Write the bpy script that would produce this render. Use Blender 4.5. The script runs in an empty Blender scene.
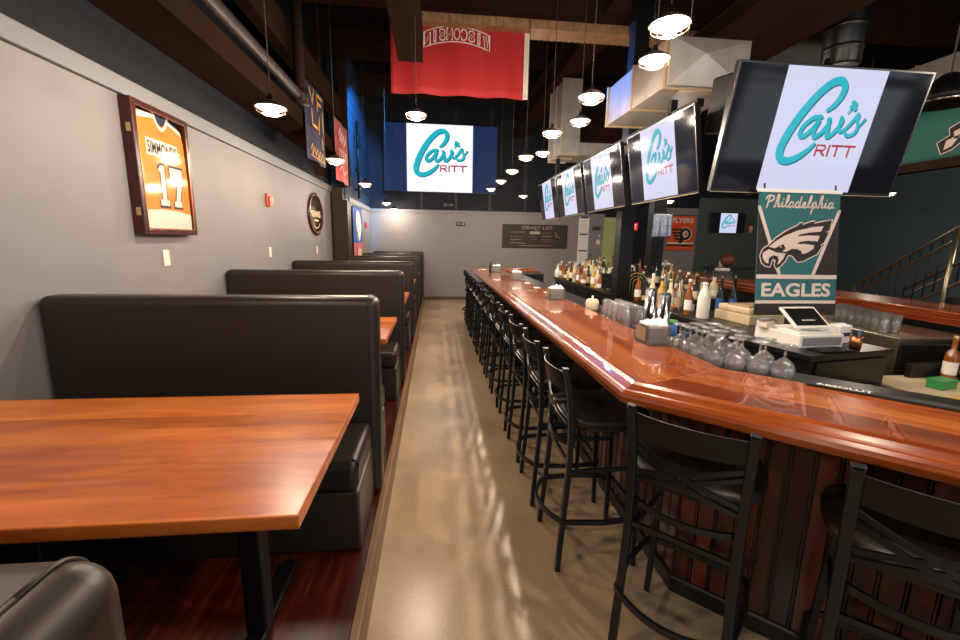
import bpy, bmesh, math, random
from mathutils import Vector, Matrix
random.seed(7)
PI = math.pi
SC = bpy.context.scene
COL = SC.collection

# ------------------------------------------------------------------ materials
def lin(h):
    h = h.lstrip('#')
    r = []
    for i in (0, 2, 4):
        c = int(h[i:i+2], 16) / 255
        r.append(c / 12.92 if c <= .04045 else ((c + .055) / 1.055) ** 2.4)
    return tuple(r)

def newmat(name):
    m = bpy.data.materials.new(name)
    m.use_nodes = True
    nt = m.node_tree
    return m, nt, nt.nodes['Principled BSDF']

def mat(name, col, rough=.5, metal=0, coat=0, noise=0, nscale=20, bump=0, bscale=60, spec=.5, sheen=0, trans=0, alpha=1, ior=1.5, stretch=(1, 1, 1)):
    m, nt, b = newmat(name)
    c = lin(col) if isinstance(col, str) else col
    b.inputs['Base Color'].default_value = (*c, 1)
    b.inputs['Roughness'].default_value = rough
    b.inputs['Metallic'].default_value = metal
    b.inputs['Coat Weight'].default_value = coat
    b.inputs['Coat Roughness'].default_value = .06
    b.inputs['Specular IOR Level'].default_value = spec
    b.inputs['Sheen Weight'].default_value = sheen
    b.inputs['Transmission Weight'].default_value = trans
    b.inputs['IOR'].default_value = ior
    b.inputs['Alpha'].default_value = alpha
    N, L = nt.nodes, nt.links
    if noise or bump:
        tc = N.new('ShaderNodeTexCoord')
        mp = N.new('ShaderNodeMapping'); mp.inputs['Scale'].default_value = stretch
        L.new(tc.outputs['Object'], mp.inputs['Vector'])
    if noise:
        n = N.new('ShaderNodeTexNoise'); n.inputs['Scale'].default_value = nscale; n.inputs['Detail'].default_value = 5
        L.new(mp.outputs[0], n.inputs['Vector'])
        r = N.new('ShaderNodeMapRange'); r.inputs['From Min'].default_value = .3; r.inputs['From Max'].default_value = .7
        r.inputs['To Min'].default_value = 1 - noise; r.inputs['To Max'].default_value = 1 + noise
        L.new(n.outputs[0], r.inputs['Value'])
        mx = N.new('ShaderNodeMix'); mx.data_type = 'RGBA'; mx.blend_type = 'MULTIPLY'; mx.inputs[0].default_value = 1
        mx.inputs[6].default_value = (*c, 1)
        L.new(r.outputs[0], mx.inputs[7])
        L.new(mx.outputs[2], b.inputs['Base Color'])
    if bump:
        n2 = N.new('ShaderNodeTexNoise'); n2.inputs['Scale'].default_value = bscale; n2.inputs['Detail'].default_value = 3
        L.new(mp.outputs[0], n2.inputs['Vector'])
        bp = N.new('ShaderNodeBump'); bp.inputs['Strength'].default_value = bump; bp.inputs['Distance'].default_value = .01
        L.new(n2.outputs[0], bp.inputs['Height']); L.new(bp.outputs[0], b.inputs['Normal'])
    return m

def emit(name, col, s):
    m, nt, b = newmat(name)
    c = lin(col) if isinstance(col, str) else col
    b.inputs['Base Color'].default_value = (.02, .02, .02, 1)
    b.inputs['Roughness'].default_value = .09; b.inputs['Specular IOR Level'].default_value = .15
    b.inputs['Emission Color'].default_value = (*c, 1)
    b.inputs['Emission Strength'].default_value = s
    return m

def wood(name, cols, rot=0, grain=(1.2, 14, 14), plank=.09, rough=.22, coat=.6, pvar=.35, bump=.03, crough=.05):
    """boards running along local X turned by rot about Z; every board has a tone of its own"""
    m, nt, b = newmat(name)
    N, L = nt.nodes, nt.links
    tc = N.new('ShaderNodeTexCoord')
    rt = N.new('ShaderNodeMapping'); rt.inputs['Rotation'].default_value = (0, 0, rot)
    L.new(tc.outputs['Object'], rt.inputs['Vector'])
    mp = N.new('ShaderNodeMapping'); mp.inputs['Scale'].default_value = grain
    L.new(rt.outputs[0], mp.inputs['Vector'])
    sep = N.new('ShaderNodeSeparateXYZ'); L.new(rt.outputs[0], sep.inputs[0])
    dv = N.new('ShaderNodeMath'); dv.operation = 'DIVIDE'; dv.inputs[1].default_value = plank; L.new(sep.outputs[1], dv.inputs[0])
    fl = N.new('ShaderNodeMath'); fl.operation = 'FLOOR'; L.new(dv.outputs[0], fl.inputs[0])
    wn = N.new('ShaderNodeTexWhiteNoise'); wn.noise_dimensions = '1D'; L.new(fl.outputs[0], wn.inputs['W'])
    # offset grain per board
    ad = N.new('ShaderNodeVectorMath'); ad.operation = 'ADD'
    L.new(mp.outputs[0], ad.inputs[0])
    sc = N.new('ShaderNodeVectorMath'); sc.operation = 'SCALE'; sc.inputs['Scale'].default_value = 37
    L.new(wn.outputs['Color'], sc.inputs[0]); L.new(sc.outputs[0], ad.inputs[1])
    n = N.new('ShaderNodeTexNoise'); n.inputs['Scale'].default_value = 1.6; n.inputs['Detail'].default_value = 8
    n.inputs['Roughness'].default_value = .62; n.inputs['Distortion'].default_value = .6
    L.new(ad.outputs[0], n.inputs['Vector'])
    mixv = N.new('ShaderNodeMath'); mixv.operation = 'MULTIPLY_ADD'; mixv.inputs[1].default_value = pvar
    L.new(wn.outputs['Value'], mixv.inputs[0])
    sb = N.new('ShaderNodeMath'); sb.operation = 'SUBTRACT'; sb.inputs[1].default_value = pvar / 2
    L.new(n.outputs[0], sb.inputs[0]); L.new(sb.outputs[0], mixv.inputs[2])
    cr = N.new('ShaderNodeValToRGB')
    e = cr.color_ramp.elements
    e[0].position = .25; e[0].color = (*lin(cols[0]), 1)
    e[1].position = .75; e[1].color = (*lin(cols[-1]), 1)
    if len(cols) == 3:
        k = e.new(.5); k.color = (*lin(cols[1]), 1)
    L.new(mixv.outputs[0], cr.inputs[0]); L.new(cr.outputs[0], b.inputs['Base Color'])
    b.inputs['Roughness'].default_value = rough; b.inputs['Specular IOR Level'].default_value = .25
    b.inputs['Coat Weight'].default_value = coat; b.inputs['Coat Roughness'].default_value = crough
    if bump:
        bp = N.new('ShaderNodeBump'); bp.inputs['Strength'].default_value = bump; bp.inputs['Distance'].default_value = .004
        L.new(n.outputs[0], bp.inputs['Height']); L.new(bp.outputs[0], b.inputs['Normal'])
    return m

def concrete():
    m, nt, b = newmat('polished_concrete')
    N, L = nt.nodes, nt.links
    tc = N.new('ShaderNodeTexCoord')
    n1 = N.new('ShaderNodeTexNoise'); n1.inputs['Scale'].default_value = 1.1; n1.inputs['Detail'].default_value = 6; n1.inputs['Roughness'].default_value = .6
    n2 = N.new('ShaderNodeTexNoise'); n2.inputs['Scale'].default_value = 90; n2.inputs['Detail'].default_value = 4
    L.new(tc.outputs['Object'], n1.inputs[0]); L.new(tc.outputs['Object'], n2.inputs[0])
    cr = N.new('ShaderNodeValToRGB'); e = cr.color_ramp.elements
    e[0].position = .3; e[0].color = (*lin('9a8468'), 1); e[1].position = .7; e[1].color = (*lin('bda383'), 1)
    L.new(n1.outputs[0], cr.inputs[0])
    r = N.new('ShaderNodeMapRange'); r.inputs['From Min'].default_value = .3; r.inputs['From Max'].default_value = .7
    r.inputs['To Min'].default_value = .88; r.inputs['To Max'].default_value = 1.1; L.new(n2.outputs[0], r.inputs[0])
    mx = N.new('ShaderNodeMix'); mx.data_type = 'RGBA'; mx.blend_type = 'MULTIPLY'; mx.inputs[0].default_value = 1
    L.new(cr.outputs[0], mx.inputs[6]); L.new(r.outputs[0], mx.inputs[7]); L.new(mx.outputs[2], b.inputs['Base Color'])
    r2 = N.new('ShaderNodeMapRange'); r2.inputs['To Min'].default_value = .15; r2.inputs['To Max'].default_value = .34
    L.new(n1.outputs[0], r2.inputs[0]); L.new(r2.outputs[0], b.inputs['Roughness'])
    b.inputs['Specular IOR Level'].default_value = .6
    bp = N.new('ShaderNodeBump'); bp.inputs['Strength'].default_value = .12; bp.inputs['Distance'].default_value = .004
    n3 = N.new('ShaderNodeTexNoise'); n3.inputs['Scale'].default_value = 9; n3.inputs['Detail'].default_value = 8
    L.new(tc.outputs['Object'], n3.inputs[0])
    L.new(n3.outputs[0], bp.inputs['Height']); L.new(bp.outputs[0], b.inputs['Normal'])
    return m

def block_wall(name, col, joint, rot):
    m, nt, b = newmat(name)
    N, L = nt.nodes, nt.links
    tc = N.new('ShaderNodeTexCoord')
    mp = N.new('ShaderNodeMapping'); mp.inputs['Rotation'].default_value = rot
    L.new(tc.outputs['Object'], mp.inputs[0])
    br = N.new('ShaderNodeTexBrick'); br.inputs['Scale'].default_value = 1; br.inputs['Brick Width'].default_value = .42; br.inputs['Row Height'].default_value = .2
    br.inputs['Mortar Size'].default_value = .007
    br.inputs['Color1'].default_value = (*lin(col), 1); br.inputs['Color2'].default_value = (*[c * .85 for c in lin(col)], 1)
    br.inputs['Mortar'].default_value = (*lin(joint), 1)
    L.new(mp.outputs[0], br.inputs[0]); L.new(br.outputs[0], b.inputs['Base Color'])
    b.inputs['Roughness'].default_value = .6; b.inputs['Specular IOR Level'].default_value = .15
    bp = N.new('ShaderNodeBump'); bp.inputs['Strength'].default_value = .35; bp.inputs['Distance'].default_value = .01; bp.invert = True
    L.new(br.outputs['Fac'], bp.inputs['Height']); L.new(bp.outputs[0], b.inputs['Normal'])
    return m

def glassmat(name, tint=(.97, .98, 1), rough=0, lo=.07, hi=.85):
    m, nt, b = newmat(name)
    N, L = nt.nodes, nt.links
    out = N['Material Output']
    g = N.new('ShaderNodeBsdfGlossy'); g.inputs['Roughness'].default_value = .05
    t = N.new('ShaderNodeBsdfTransparent'); t.inputs['Color'].default_value = (*tint, 1)
    lw = N.new('ShaderNodeLayerWeight'); lw.inputs['Blend'].default_value = .35
    mr = N.new('ShaderNodeMapRange'); mr.inputs['To Min'].default_value = lo; mr.inputs['To Max'].default_value = hi
    L.new(lw.outputs['Fresnel'], mr.inputs[0])
    df = N.new('ShaderNodeBsdfDiffuse'); df.inputs['Color'].default_value = (.8, .8, .8, 1)
    m0 = N.new('ShaderNodeMixShader'); m0.inputs[0].default_value = rough
    L.new(t.outputs[0], m0.inputs[1]); L.new(df.outputs[0], m0.inputs[2])
    mx = N.new('ShaderNodeMixShader')
    L.new(mr.outputs[0], mx.inputs[0]); L.new(m0.outputs[0], mx.inputs[1]); L.new(g.outputs[0], mx.inputs[2]); L.new(mx.outputs[0], out.inputs[0])
    return m

M = {}
M['wall'] = mat('grey_wall_paint', '7a7777', .62, noise=.04, nscale=3, bump=.05, bscale=140)
M['ledge'] = mat('grey_ledge_paint', '727274', .6)
M['block'] = block_wall('dark_blue_block', '0e131b', '080b10', (0, PI / 2, PI / 2))
M['block_far'] = block_wall('blue_glow_block', '1d2e40', '33485c', (0, PI / 2, PI / 2))  # block colour lightened so the blue glow on this stretch shows stronger
M['block_back'] = mat('dark_navy_panel', '1b1e24', .6, spec=.12, noise=.12, nscale=4)
M['seam'] = mat('black_seam', '0c0c0e', .6)
M['ceil'] = mat('dark_brown_deck', '1d1612', .8, spec=0, noise=.2, nscale=3)
M['beam'] = mat('dark_brown_steel_paint', '2c1f18', .75, spec=0, noise=.15, nscale=4)
M['deckedge'] = mat('tan_deck_edge', 'a88460', .5, metal=.3, noise=.2, nscale=12)
M['pipe'] = mat('brown_painted_pipe', '2c211b', .5, spec=.25)
M['duct'] = mat('galvanised_duct', '938e88', .42, metal=.5, noise=.14, nscale=6)
M['ductseam'] = mat('duct_flange', 'd2b994', .35, metal=.8)
M['blackduct'] = mat('black_round_duct', '0f1013', .35, spec=.4)
M['floor'] = concrete()
M['plat'] = wood('dark_red_laminate', ['220804', '431609', '662d17'], PI / 2, (1.5, 16, 16), .13, .3, .25, .25)
M['nosing'] = wood('brown_step_edging', ['5c4430', '7d6045', '94775a'], PI / 2, (1.5, 30, 30), .2, .5, 0, .1)
M['base'] = mat('brown_skirting', '4a3b2e', .5)
M['dgreen'] = mat('dark_green_paint', '414d46', .6, noise=.05, nscale=3)
M['lgreen'] = mat('olive_green_paint', '9caa6c', .6)
M['dblue'] = mat('slate_blue_paint', '43535e', .6, noise=.05, nscale=3)
M['vinyl'] = mat('black_vinyl', '241d18', .42, bump=.03, bscale=260, spec=.38)
M['vinyl_side'] = mat('brown_black_vinyl', '2c241c', .42, bump=.03, bscale=260)
M['table'] = wood('orange_butcher_block', ['8a3f10', 'ac5a20', 'c67431'], 0, (1.5, 8, 8), .105, .38, .5, .34, .03, .27)
M['tabedge'] = wood('table_edge_wood', ['4a1a06', '74340f', '8a451c'], 0, (1.3, 30, 30), .09, .35, .3, .3)
M['black'] = mat('black_powder_coat', '0e0c0a', .42, spec=.35, bump=.08, bscale=200)
M['blacksteel'] = mat('satin_black_tube', '0f1012', .36, spec=.45)
M['blackp'] = mat('black_plastic', '0b0b0c', .45, spec=.22)
M['blackl'] = mat('black_laminate', '0f0e0e', .35)
M['rubber'] = mat('black_rubber', '1b1a1a', .8, bump=.5, bscale=300)
for k, r in (('bar_long', PI / 2), ('bar_diag', PI / 4), ('bar_far', 0)):
    M[k] = wood(k + '_mahogany', ['66290c', '93461b', 'b0642e'], r, (.9, 12, 12), .14, .24, 1, .42, .015, .03)
M['ledgewood'] = wood('ledge_wood', ['7c4424', '96603a', 'ad7a4c'], PI / 2, (1, 14, 14), .2, .4, .2)
M['rbar'] = wood('far_bar_mahogany', ['7a2c0e', 'a04a1c', 'b86428'], PI / 2, (.8, 12, 12), .12, .25, .7, .4)
M['bead'] = None
M['white'] = mat('white_plastic', 'dedbd6', .4)
M['cream'] = mat('cream_plastic', 'c9b795', .45)
M['creamd'] = mat('dark_cream_plastic', 'a08a66', .5)  # darker cream for lids, labels and cards
M['paper'] = mat('white_paper', 'e2dfdb', .8)
M['ink'] = mat('grey_print', '77757a', .8)
M['inkd'] = mat('dark_print', '2c2d36', .8)
M['chrome'] = mat('chrome', 'd4d4d6', .12, metal=1)
M['copper'] = mat('copper', 'b4724a', .3, metal=1)
M['steel'] = mat('brushed_steel', 'b3a78f', .33, metal=1, noise=.12, nscale=20, stretch=(1, 8, 1))
M['steeld'] = mat('dark_steel', '3a3735', .35, metal=.8, noise=.15, nscale=6)
M['smoke'] = mat('smoky_plastic', '6b6a6c', .2, alpha=.45)
M['clear'] = glassmat('clear_glass')
M['pane'] = glassmat('picture_glass', (1, 1, 1), 0, .012, .25)
M['glassware'] = glassmat('whitened_glassware', (.99, .99, 1), .12, .1, .8)  # white haze mixed in to stand for bright highlights on the glasses
M['bezel'] = mat('tv_bezel', '0b0b0c', .3)
M['screen_black'] = emit('screen_black', '1a1b2a', .18); 
M['screen_black'].node_tree.nodes['Principled BSDF'].inputs['Base Color'].default_value = (.006, .006, .009, 1)
M['screen_black'].node_tree.nodes['Principled BSDF'].inputs['Roughness'].default_value = .07; M['screen_black'].node_tree.nodes['Principled BSDF'].inputs['Specular IOR Level'].default_value = .25
M['pic'] = emit('screen_white', 'dfe2ff', .86)
M['cyan'] = emit('screen_turquoise', '12c4d6', .8)
M['cyand'] = emit('screen_teal_shade', '0a7f9a', .7)
M['pink'] = emit('screen_pink_red', 'c8384f', .75)
M['proj_blue'] = emit('projected_navy', '12305c', .75)
M['proj_white'] = emit('projected_white', 'eef4ff', 1.15)
M['bulb'] = emit('warm_bulb', (1, .84, .62), 7)
M['reflector'] = emit('lit_white_shade', (1, .8, .55), 4)
M['shade'] = mat('bronze_enamel_shade', '3a2c22', .4)
M['cord'] = mat('dark_cord', '2a211c', .6)
M['wire'] = mat('lamp_wire', '9a8c7c', .35, metal=.8)
M['red'] = mat('red_plastic', 'c23a28', .4)
M['redfab'] = mat('red_flag_cloth', 'a81618', .7, sheen=.2)
M['whitefab'] = mat('white_cloth', 'dcd2cc', .8)
M['teal'] = mat('teal_cloth', '1d5f63', .75)
M['tealb'] = mat('green_teal_cloth', '1c5a52', .75)
M['blackfab'] = mat('charcoal_cloth', '231b19', .8)
M['silver'] = mat('pale_silver_cloth', 'cdbcb4', .8)
M['navyfab'] = mat('navy_cloth', '2a2744', .8)
M['gold'] = mat('gold_cloth', 'd8a020', .7)
M['bluefab'] = mat('royal_blue_cloth', '1f4a98', .75)
M['orangefab'] = mat('orange_cloth', 'd8511c', .75)
M['jersey'] = mat('orange_jersey', 'ff8a2c', .75, noise=.05, nscale=5)
M['jerseyw'] = mat('cream_jersey_band', 'ead9cc', .75)
M['mahog'] = wood('mahogany_frame', ['2a0d06', '45170a', '5a2410'], 0, (8, 8, 2), .3, .3, .4)
M['brass'] = mat('brass', 'c8b080', .35, metal=.7)
M['mirror'] = mat('dark_mirror', '6a5040', .08, metal=.9)
M['mirrgold'] = mat('gold_lettering', 'd8c498', .4)
M['chalk'] = mat('chalkboard', '2a2420', .7, noise=.1, nscale=8)
M['chalkw'] = mat('chalk_white', 'a89a8a', .9)
M['chalkp'] = mat('chalk_pink', '9a6a66', .9)
M['chalkg'] = mat('chalk_tan', '8a7450', .9)
M['plate'] = mat('ivory_plate', 'd8cdc0', .45)
M['exit'] = emit('exit_red', 'e02a20', 1.2)
M['exitw'] = emit('exit_white', 'ffe8e0', 1.0)
M['foil'] = mat('silver_foil', '9aa0ac', .3, metal=.8, noise=.4, nscale=25, bump=.6, bscale=30)
M['pilaster'] = mat('brown_pilaster_paint', '33261d', .55, spec=.2)
M['railmetal'] = mat('bronze_rail', '6e5a48', .4, metal=.6)
M['greenp'] = mat('green_plastic', '2f8a4a', .45)
M['bluep'] = mat('blue_label', '3468b0', .5)
M['yellow'] = mat('straw_wood', 'c0a05c', .5)
M['napkin'] = mat('napkin_white', 'e6e0da', .9)
M['ceramic'] = mat('cream_ceramic', 'd8c8ac', .4)

def bead():
    m = wood('dark_stained_beadboard', ['1c0a06', '40190e', '6a3422'], PI / 2, (6, 6, 1.6), .075, .35, .3, .3)
    return m
M['bead'] = bead()

# ------------------------------------------------------------------ mesh builder
class MB:
    def __init__(s): s.bm = bmesh.new()
    def face(s, pts, mi=0):
        f = s.bm.faces.new([s.bm.verts.new(p) for p in pts]); f.material_index = mi; return f
    def box(s, x0, x1, y0, y1, z0, z1, mi=0, R=None):
        P = [Vector((x, y, z)) for z in (z0, z1) for x, y in ((x0, y0), (x1, y0), (x1, y1), (x0, y1))]
        if R is not None: P = [R @ p for p in P]
        v = [s.bm.verts.new(p) for p in P]
        for q in ((3, 2, 1, 0), (4, 5, 6, 7), (0, 1, 5, 4), (1, 2, 6, 5), (2, 3, 7, 6), (3, 0, 4, 7)):
            f = s.bm.faces.new([v[i] for i in q]); f.material_index = mi
        return s
    def prism(s, poly, z0, z1, mi=0):
        a = [s.bm.verts.new((x, y, z0)) for x, y in poly]; b = [s.bm.verts.new((x, y, z1)) for x, y in poly]
        n = len(poly)
        fs = [s.bm.faces.new(a[::-1]), s.bm.faces.new(b)]
        for i in range(n): fs.append(s.bm.faces.new((a[i], a[(i+1) % n], b[(i+1) % n], b[i])))
        for f in fs: f.material_index = mi
        return s
    def lathe(s, prof, c=(0, 0, 0), n=20, mi=0, axis=None, cap=True):
        Rm = Matrix.Identity(3) if axis is None else Vector((0, 0, 1)).rotation_difference(Vector(axis)).to_matrix()
        c = Vector(c); rings = []
        for r, z in prof:
            if r < 1e-5: rings.append([s.bm.verts.new(c + Rm @ Vector((0, 0, z)))])
            else: rings.append([s.bm.verts.new(c + Rm @ Vector((r * math.cos(2*PI*i/n), r * math.sin(2*PI*i/n), z))) for i in range(n)])
        for A, B in zip(rings, rings[1:]):
            for i in range(n):
                j = (i+1) % n
                q = [A[i % len(A)], A[j % len(A)], B[j % len(B)], B[i % len(B)]]
                u = []
                for v in q:
                    if v not in u: u.append(v)
                if len(u) > 2:
                    f = s.bm.faces.new(u); f.material_index = mi; f.smooth = True
        if cap:
            for Rg, rev in ((rings[0], True), (rings[-1], False)):
                if len(Rg) > 2:
                    f = s.bm.faces.new(Rg[::-1] if rev else Rg); f.material_index = mi
        return s
    def tube(s, pts, r, n=8, mi=0, closed=False, rect=None, up=(0, 0, 1), smooth=True):
        """round tube, or a rectangular bar (rect=(w,h)) along pts"""
        pts = [Vector(p) for p in pts]; m = len(pts); rings = []
        upv = Vector(up)
        for i, p in enumerate(pts):
            if closed: t = pts[(i+1) % m] - pts[i-1]
            else: t = pts[min(i+1, m-1)] - pts[max(i-1, 0)]
            t.normalize()
            u = upv if abs(t.dot(upv)) < .95 else Vector((1, 0, 0))
            a = t.cross(u).normalized(); b = a.cross(t).normalized()
            if rect:
                w, h = rect[0]/2, rect[1]/2
                ring = [p + a*x + b*y for x, y in ((-w, -h), (w, -h), (w, h), (-w, h))]
            else:
                rr = r[i] if isinstance(r, (list, tuple)) else r
                ring = [p + a*rr*math.cos(2*PI*k/n) + b*rr*math.sin(2*PI*k/n) for k in range(n)]
            rings.append([s.bm.verts.new(q) for q in ring])
        k = len(rings[0]); R = range(m if closed else m-1)
        for i in R:
            A, B = rings[i], rings[(i+1) % m]
            for j in range(k):
                f = s.bm.faces.new((A[j], A[(j+1) % k], B[(j+1) % k], B[j])); f.material_index = mi; f.smooth = smooth and not rect
        if not closed:
            f = s.bm.faces.new(rings[0][::-1]); f.material_index = mi
            f = s.bm.faces.new(rings[-1]); f.material_index = mi
        return s
    def build(s, name, mats, parent=None, bevel=0, seg=2, recalc=True, smooth=False):
        if recalc: bmesh.ops.recalc_face_normals(s.bm, faces=s.bm.faces[:])
        if smooth:
            for f in s.bm.faces: f.smooth = True
        me = bpy.data.meshes.new(name); s.bm.to_mesh(me); s.bm.free()
        return link(name, me, mats, parent, bevel, seg)

def link(name, me, mats, parent=None, bevel=0, seg=2):
    o = bpy.data.objects.new(name, me); COL.objects.link(o)
    if not isinstance(mats, (list, tuple)): mats = [mats]
    for m in mats: me.materials.append(M[m] if isinstance(m, str) else m)
    if parent is not None: o.parent = parent
    if bevel:
        b = o.modifiers.new('edge_rounding', 'BEVEL'); b.width = bevel; b.segments = seg; b.limit_method = 'ANGLE'; b.angle_limit = math.radians(40)
        if seg > 2:
            for p in me.polygons: p.use_smooth = True
            b.harden_normals = True
    return o

def thing(name, label, cat, loc=(0, 0, 0), rz=0, group=None):
    o = bpy.data.objects.new(name, None); COL.objects.link(o)
    o.empty_display_size = .05
    o.location = loc; o.rotation_euler = (0, 0, rz); return tag(o, label, cat, group)
def tag(o, label, cat, group=None):
    o['label'] = label; o['category'] = cat
    if group: o['group'] = group
    return o
def struct(o):
    o['kind'] = 'structure'; return o
KIDS = {}
def kids(o): return [c for c in list(COL.objects) if c.parent == o]
def dup(root, loc, rz, label=None, tree=None):
    r = root.copy(); COL.objects.link(r); r.location = loc; r.rotation_euler = (0, 0, rz)
    if label: r['label'] = label
    for ch, gr in (tree if tree is not None else [(c, kids(c)) for c in kids(root)]):
        c = ch.copy(); COL.objects.link(c); c.parent = r
        for g in gr:
            d = g.copy(); COL.objects.link(d); d.parent = c
    return r
def tree_of(root): return [(c, kids(c)) for c in kids(root)]
ORD = ['first', 'second', 'third', 'fourth', 'fifth', 'sixth', 'seventh', 'eighth', 'ninth', 'tenth', 'eleventh', 'twelfth', 'thirteenth', 'fourteenth', 'fifteenth',
       'sixteenth', 'seventeenth', 'eighteenth', 'nineteenth', 'twentieth', 'twenty-first', 'twenty-second', 'twenty-third', 'twenty-fourth']

# flat artwork in a plane: origin o, axes ux, uy, normal n
class Art:
    def __init__(s, o, ux, uy):
        s.o, s.ux, s.uy = Vector(o), Vector(ux).normalized(), Vector(uy).normalized()
        s.n = s.ux.cross(s.uy).normalized(); s.mb = MB(); s.mats = []; s.warp = None
    def mi(s, m):
        if m not in s.mats: s.mats.append(m)
        return s.mats.index(m)
    def P(s, x, y, d): return s.o + s.ux*x + s.uy*y + s.n*d
    def poly(s, pts, m, d=0):
        if len(pts) > 2: s.mb.face([s.P(x, y, d) for x, y in pts], s.mi(m))
        return s
    def rect(s, x0, y0, x1, y1, m, d=0): return s.poly([(x0, y0), (x1, y0), (x1, y1), (x0, y1)], m, d)
    def ell(s, cx, cy, rx, ry, m, d=0, n=28): return s.poly([(cx+rx*math.cos(2*PI*i/n), cy+ry*math.sin(2*PI*i/n)) for i in range(n)], m, d)
    def stroke(s, pts, w, m, d=0, curve=True, closed=False):
        if curve and len(pts) > 2: pts, w = smooth_line(pts, w, closed)
        else: w = w if isinstance(w, (list, tuple)) else [w]*len(pts)
        n = len(pts)
        L, R = [], []
        for i in range(n):
            a = pts[(i-1) % n if closed else max(i-1, 0)]; b = pts[(i+1) % n if closed else min(i+1, n-1)]
            dx, dy = b[0]-a[0], b[1]-a[1]; l = math.hypot(dx, dy) or 1
            nx, ny = -dy/l*w[i]/2, dx/l*w[i]/2
            L.append((pts[i][0]+nx, pts[i][1]+ny)); R.append((pts[i][0]-nx, pts[i][1]-ny))
        for i in range(n if closed else n-1):
            j = (i+1) % n
            try: s.poly([L[i], R[i], R[j], L[j]], m, d)
            except ValueError: pass
        if not closed:
            for k in (0, n-1): s.ell(pts[k][0], pts[k][1], w[k]/2, w[k]/2, m, d, 10)
        return s
    def text(s, txt, x, y, h, m, d=0, w=None, align='CENTER', bold=0, mirror=False, shear=0):
        cu = bpy.data.curves.new('lettering', 'FONT'); cu.body = txt; cu.size = 1; cu.align_x = 'LEFT'; cu.offset = bold; cu.resolution_u = 3; cu.shear = shear
        ob = bpy.data.objects.new('lettering', cu); COL.objects.link(ob)
        dg = bpy.context.evaluated_depsgraph_get(); me = bpy.data.meshes.new_from_object(ob.evaluated_get(dg))
        bpy.data.objects.remove(ob); bpy.data.curves.remove(cu)
        if not me.vertices: return s
        xs = [v.co.x for v in me.vertices]; ys = [v.co.y for v in me.vertices]
        x0, x1, y0, y1 = min(xs), max(xs), min(ys), max(ys)
        sy = h/(y1-y0); sx = (w/(x1-x0)) if w else sy
        W = (x1-x0)*sx; ox = x - (W/2 if align == 'CENTER' else 0)
        k = s.mi(m)
        V = [s.mb.bm.verts.new(s.P(ox + ((x1-v.co.x) if mirror else (v.co.x-x0))*sx, y+(v.co.y-y0)*sy, d)) for v in me.vertices]
        for p in me.polygons:
            try: f = s.mb.bm.faces.new([V[i] for i in p.vertices]); f.material_index = k
            except ValueError: pass
        bpy.data.meshes.remove(me); return s
    def build(s, name, parent=None):
        # faces look along +n
        for f in s.mb.bm.faces:
            f.normal_update()
            if f.normal.dot(s.n) < 0: f.normal_flip()
        return s.mb.build(name, s.mats, parent, recalc=False)

def smooth_line(pts, w, closed=False, k=5):
    n = len(pts); W = w if isinstance(w, (list, tuple)) else [w]*n
    if len(W) != n: W = [W[min(int(i*len(W)/n), len(W)-1)] for i in range(n)]
    out, ow = [], []
    g = (lambda i: pts[i % n]) if closed else (lambda i: pts[max(0, min(n-1, i))])
    for i in range(n if closed else n-1):
        p0, p1, p2, p3 = g(i-1), g(i), g(i+1), g(i+2)
        for t in range(k):
            t /= k
            out.append(tuple(.5*(2*p1[a]+(p2[a]-p0[a])*t+(2*p0[a]-5*p1[a]+4*p2[a]-p3[a])*t*t+(3*p1[a]-p0[a]-3*p2[a]+p3[a])*t**3) for a in range(2)))
            ow.append(W[i]*(1-t)+W[(i+1) % n]*t)
    if not closed: out.append(pts[-1]); ow.append(W[-1])
    return out, ow

# ------------------------------------------------------------------ the setting
XW, YB, XR, YN, ZC = -1.935, 11.66, 11.6, -4.5, 5.2
def sbox(name, m, *b, bevel=0): return struct(MB().box(*b).build(name, m, bevel=bevel))
sbox('floor', 'floor', XW-.15, XR+.15, YN-.15, YB+.15, -.12, 0)
sbox('ceiling', 'ceil', XW-.15, XR+.15, YN-.15, YB+.15, ZC, ZC+.12)
mb = MB().box(XW-.15, XW, YN, 8.6, 0, 2.45, 0); mb.box(XW-.15, XW-.002, YN, 8.6, 2.45, ZC, 1)
XF = -1.68; mb.box(XW-.15, XF, 8.6, YB, 0, 2.35, 0).box(XW-.15, XF-.002, 8.6, YB, 2.35, ZC, 2)
struct(mb.build('wall_left', ['wall', 'block', 'block_far']))
mb = MB().box(XW-.15, 4.64, YB, YB+.15, 0, 2.34, 0).box(XW-.15, 4.64, YB, YB+.15, 2.34, ZC, 1)
mb.box(4.64, 5.3, YB, YB+.15, 0, 2.3, 2).box(5.3, 5.98, YB, YB+.15, 0, 2.3, 3).box(5.98, 7.37, YB, YB+.15, 0, 2.6, 0).box(7.37, XR, YB, YB+.15, 0, 2.9, 4)
mb.box(4.64, 5.98, YB, YB+.15, 2.3, ZC, 1).box(5.98, 7.37, YB, YB+.15, 2.6, ZC, 1).box(7.37, XR, YB, YB+.15, 2.9, ZC, 1)
for x in (-.35, .55, 1.45, 2.4, 3.3): mb.box(x-.035, x+.035, YB-.012, YB+.01, 2.42, 4.9, 5)
struct(mb.build('wall_back', ['wall', 'block_back', 'lgreen', 'block_back', 'dgreen', 'seam']))
sbox('wall_right', 'dblue', XR, XR+.15, YN, YB, 0, ZC)
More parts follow.
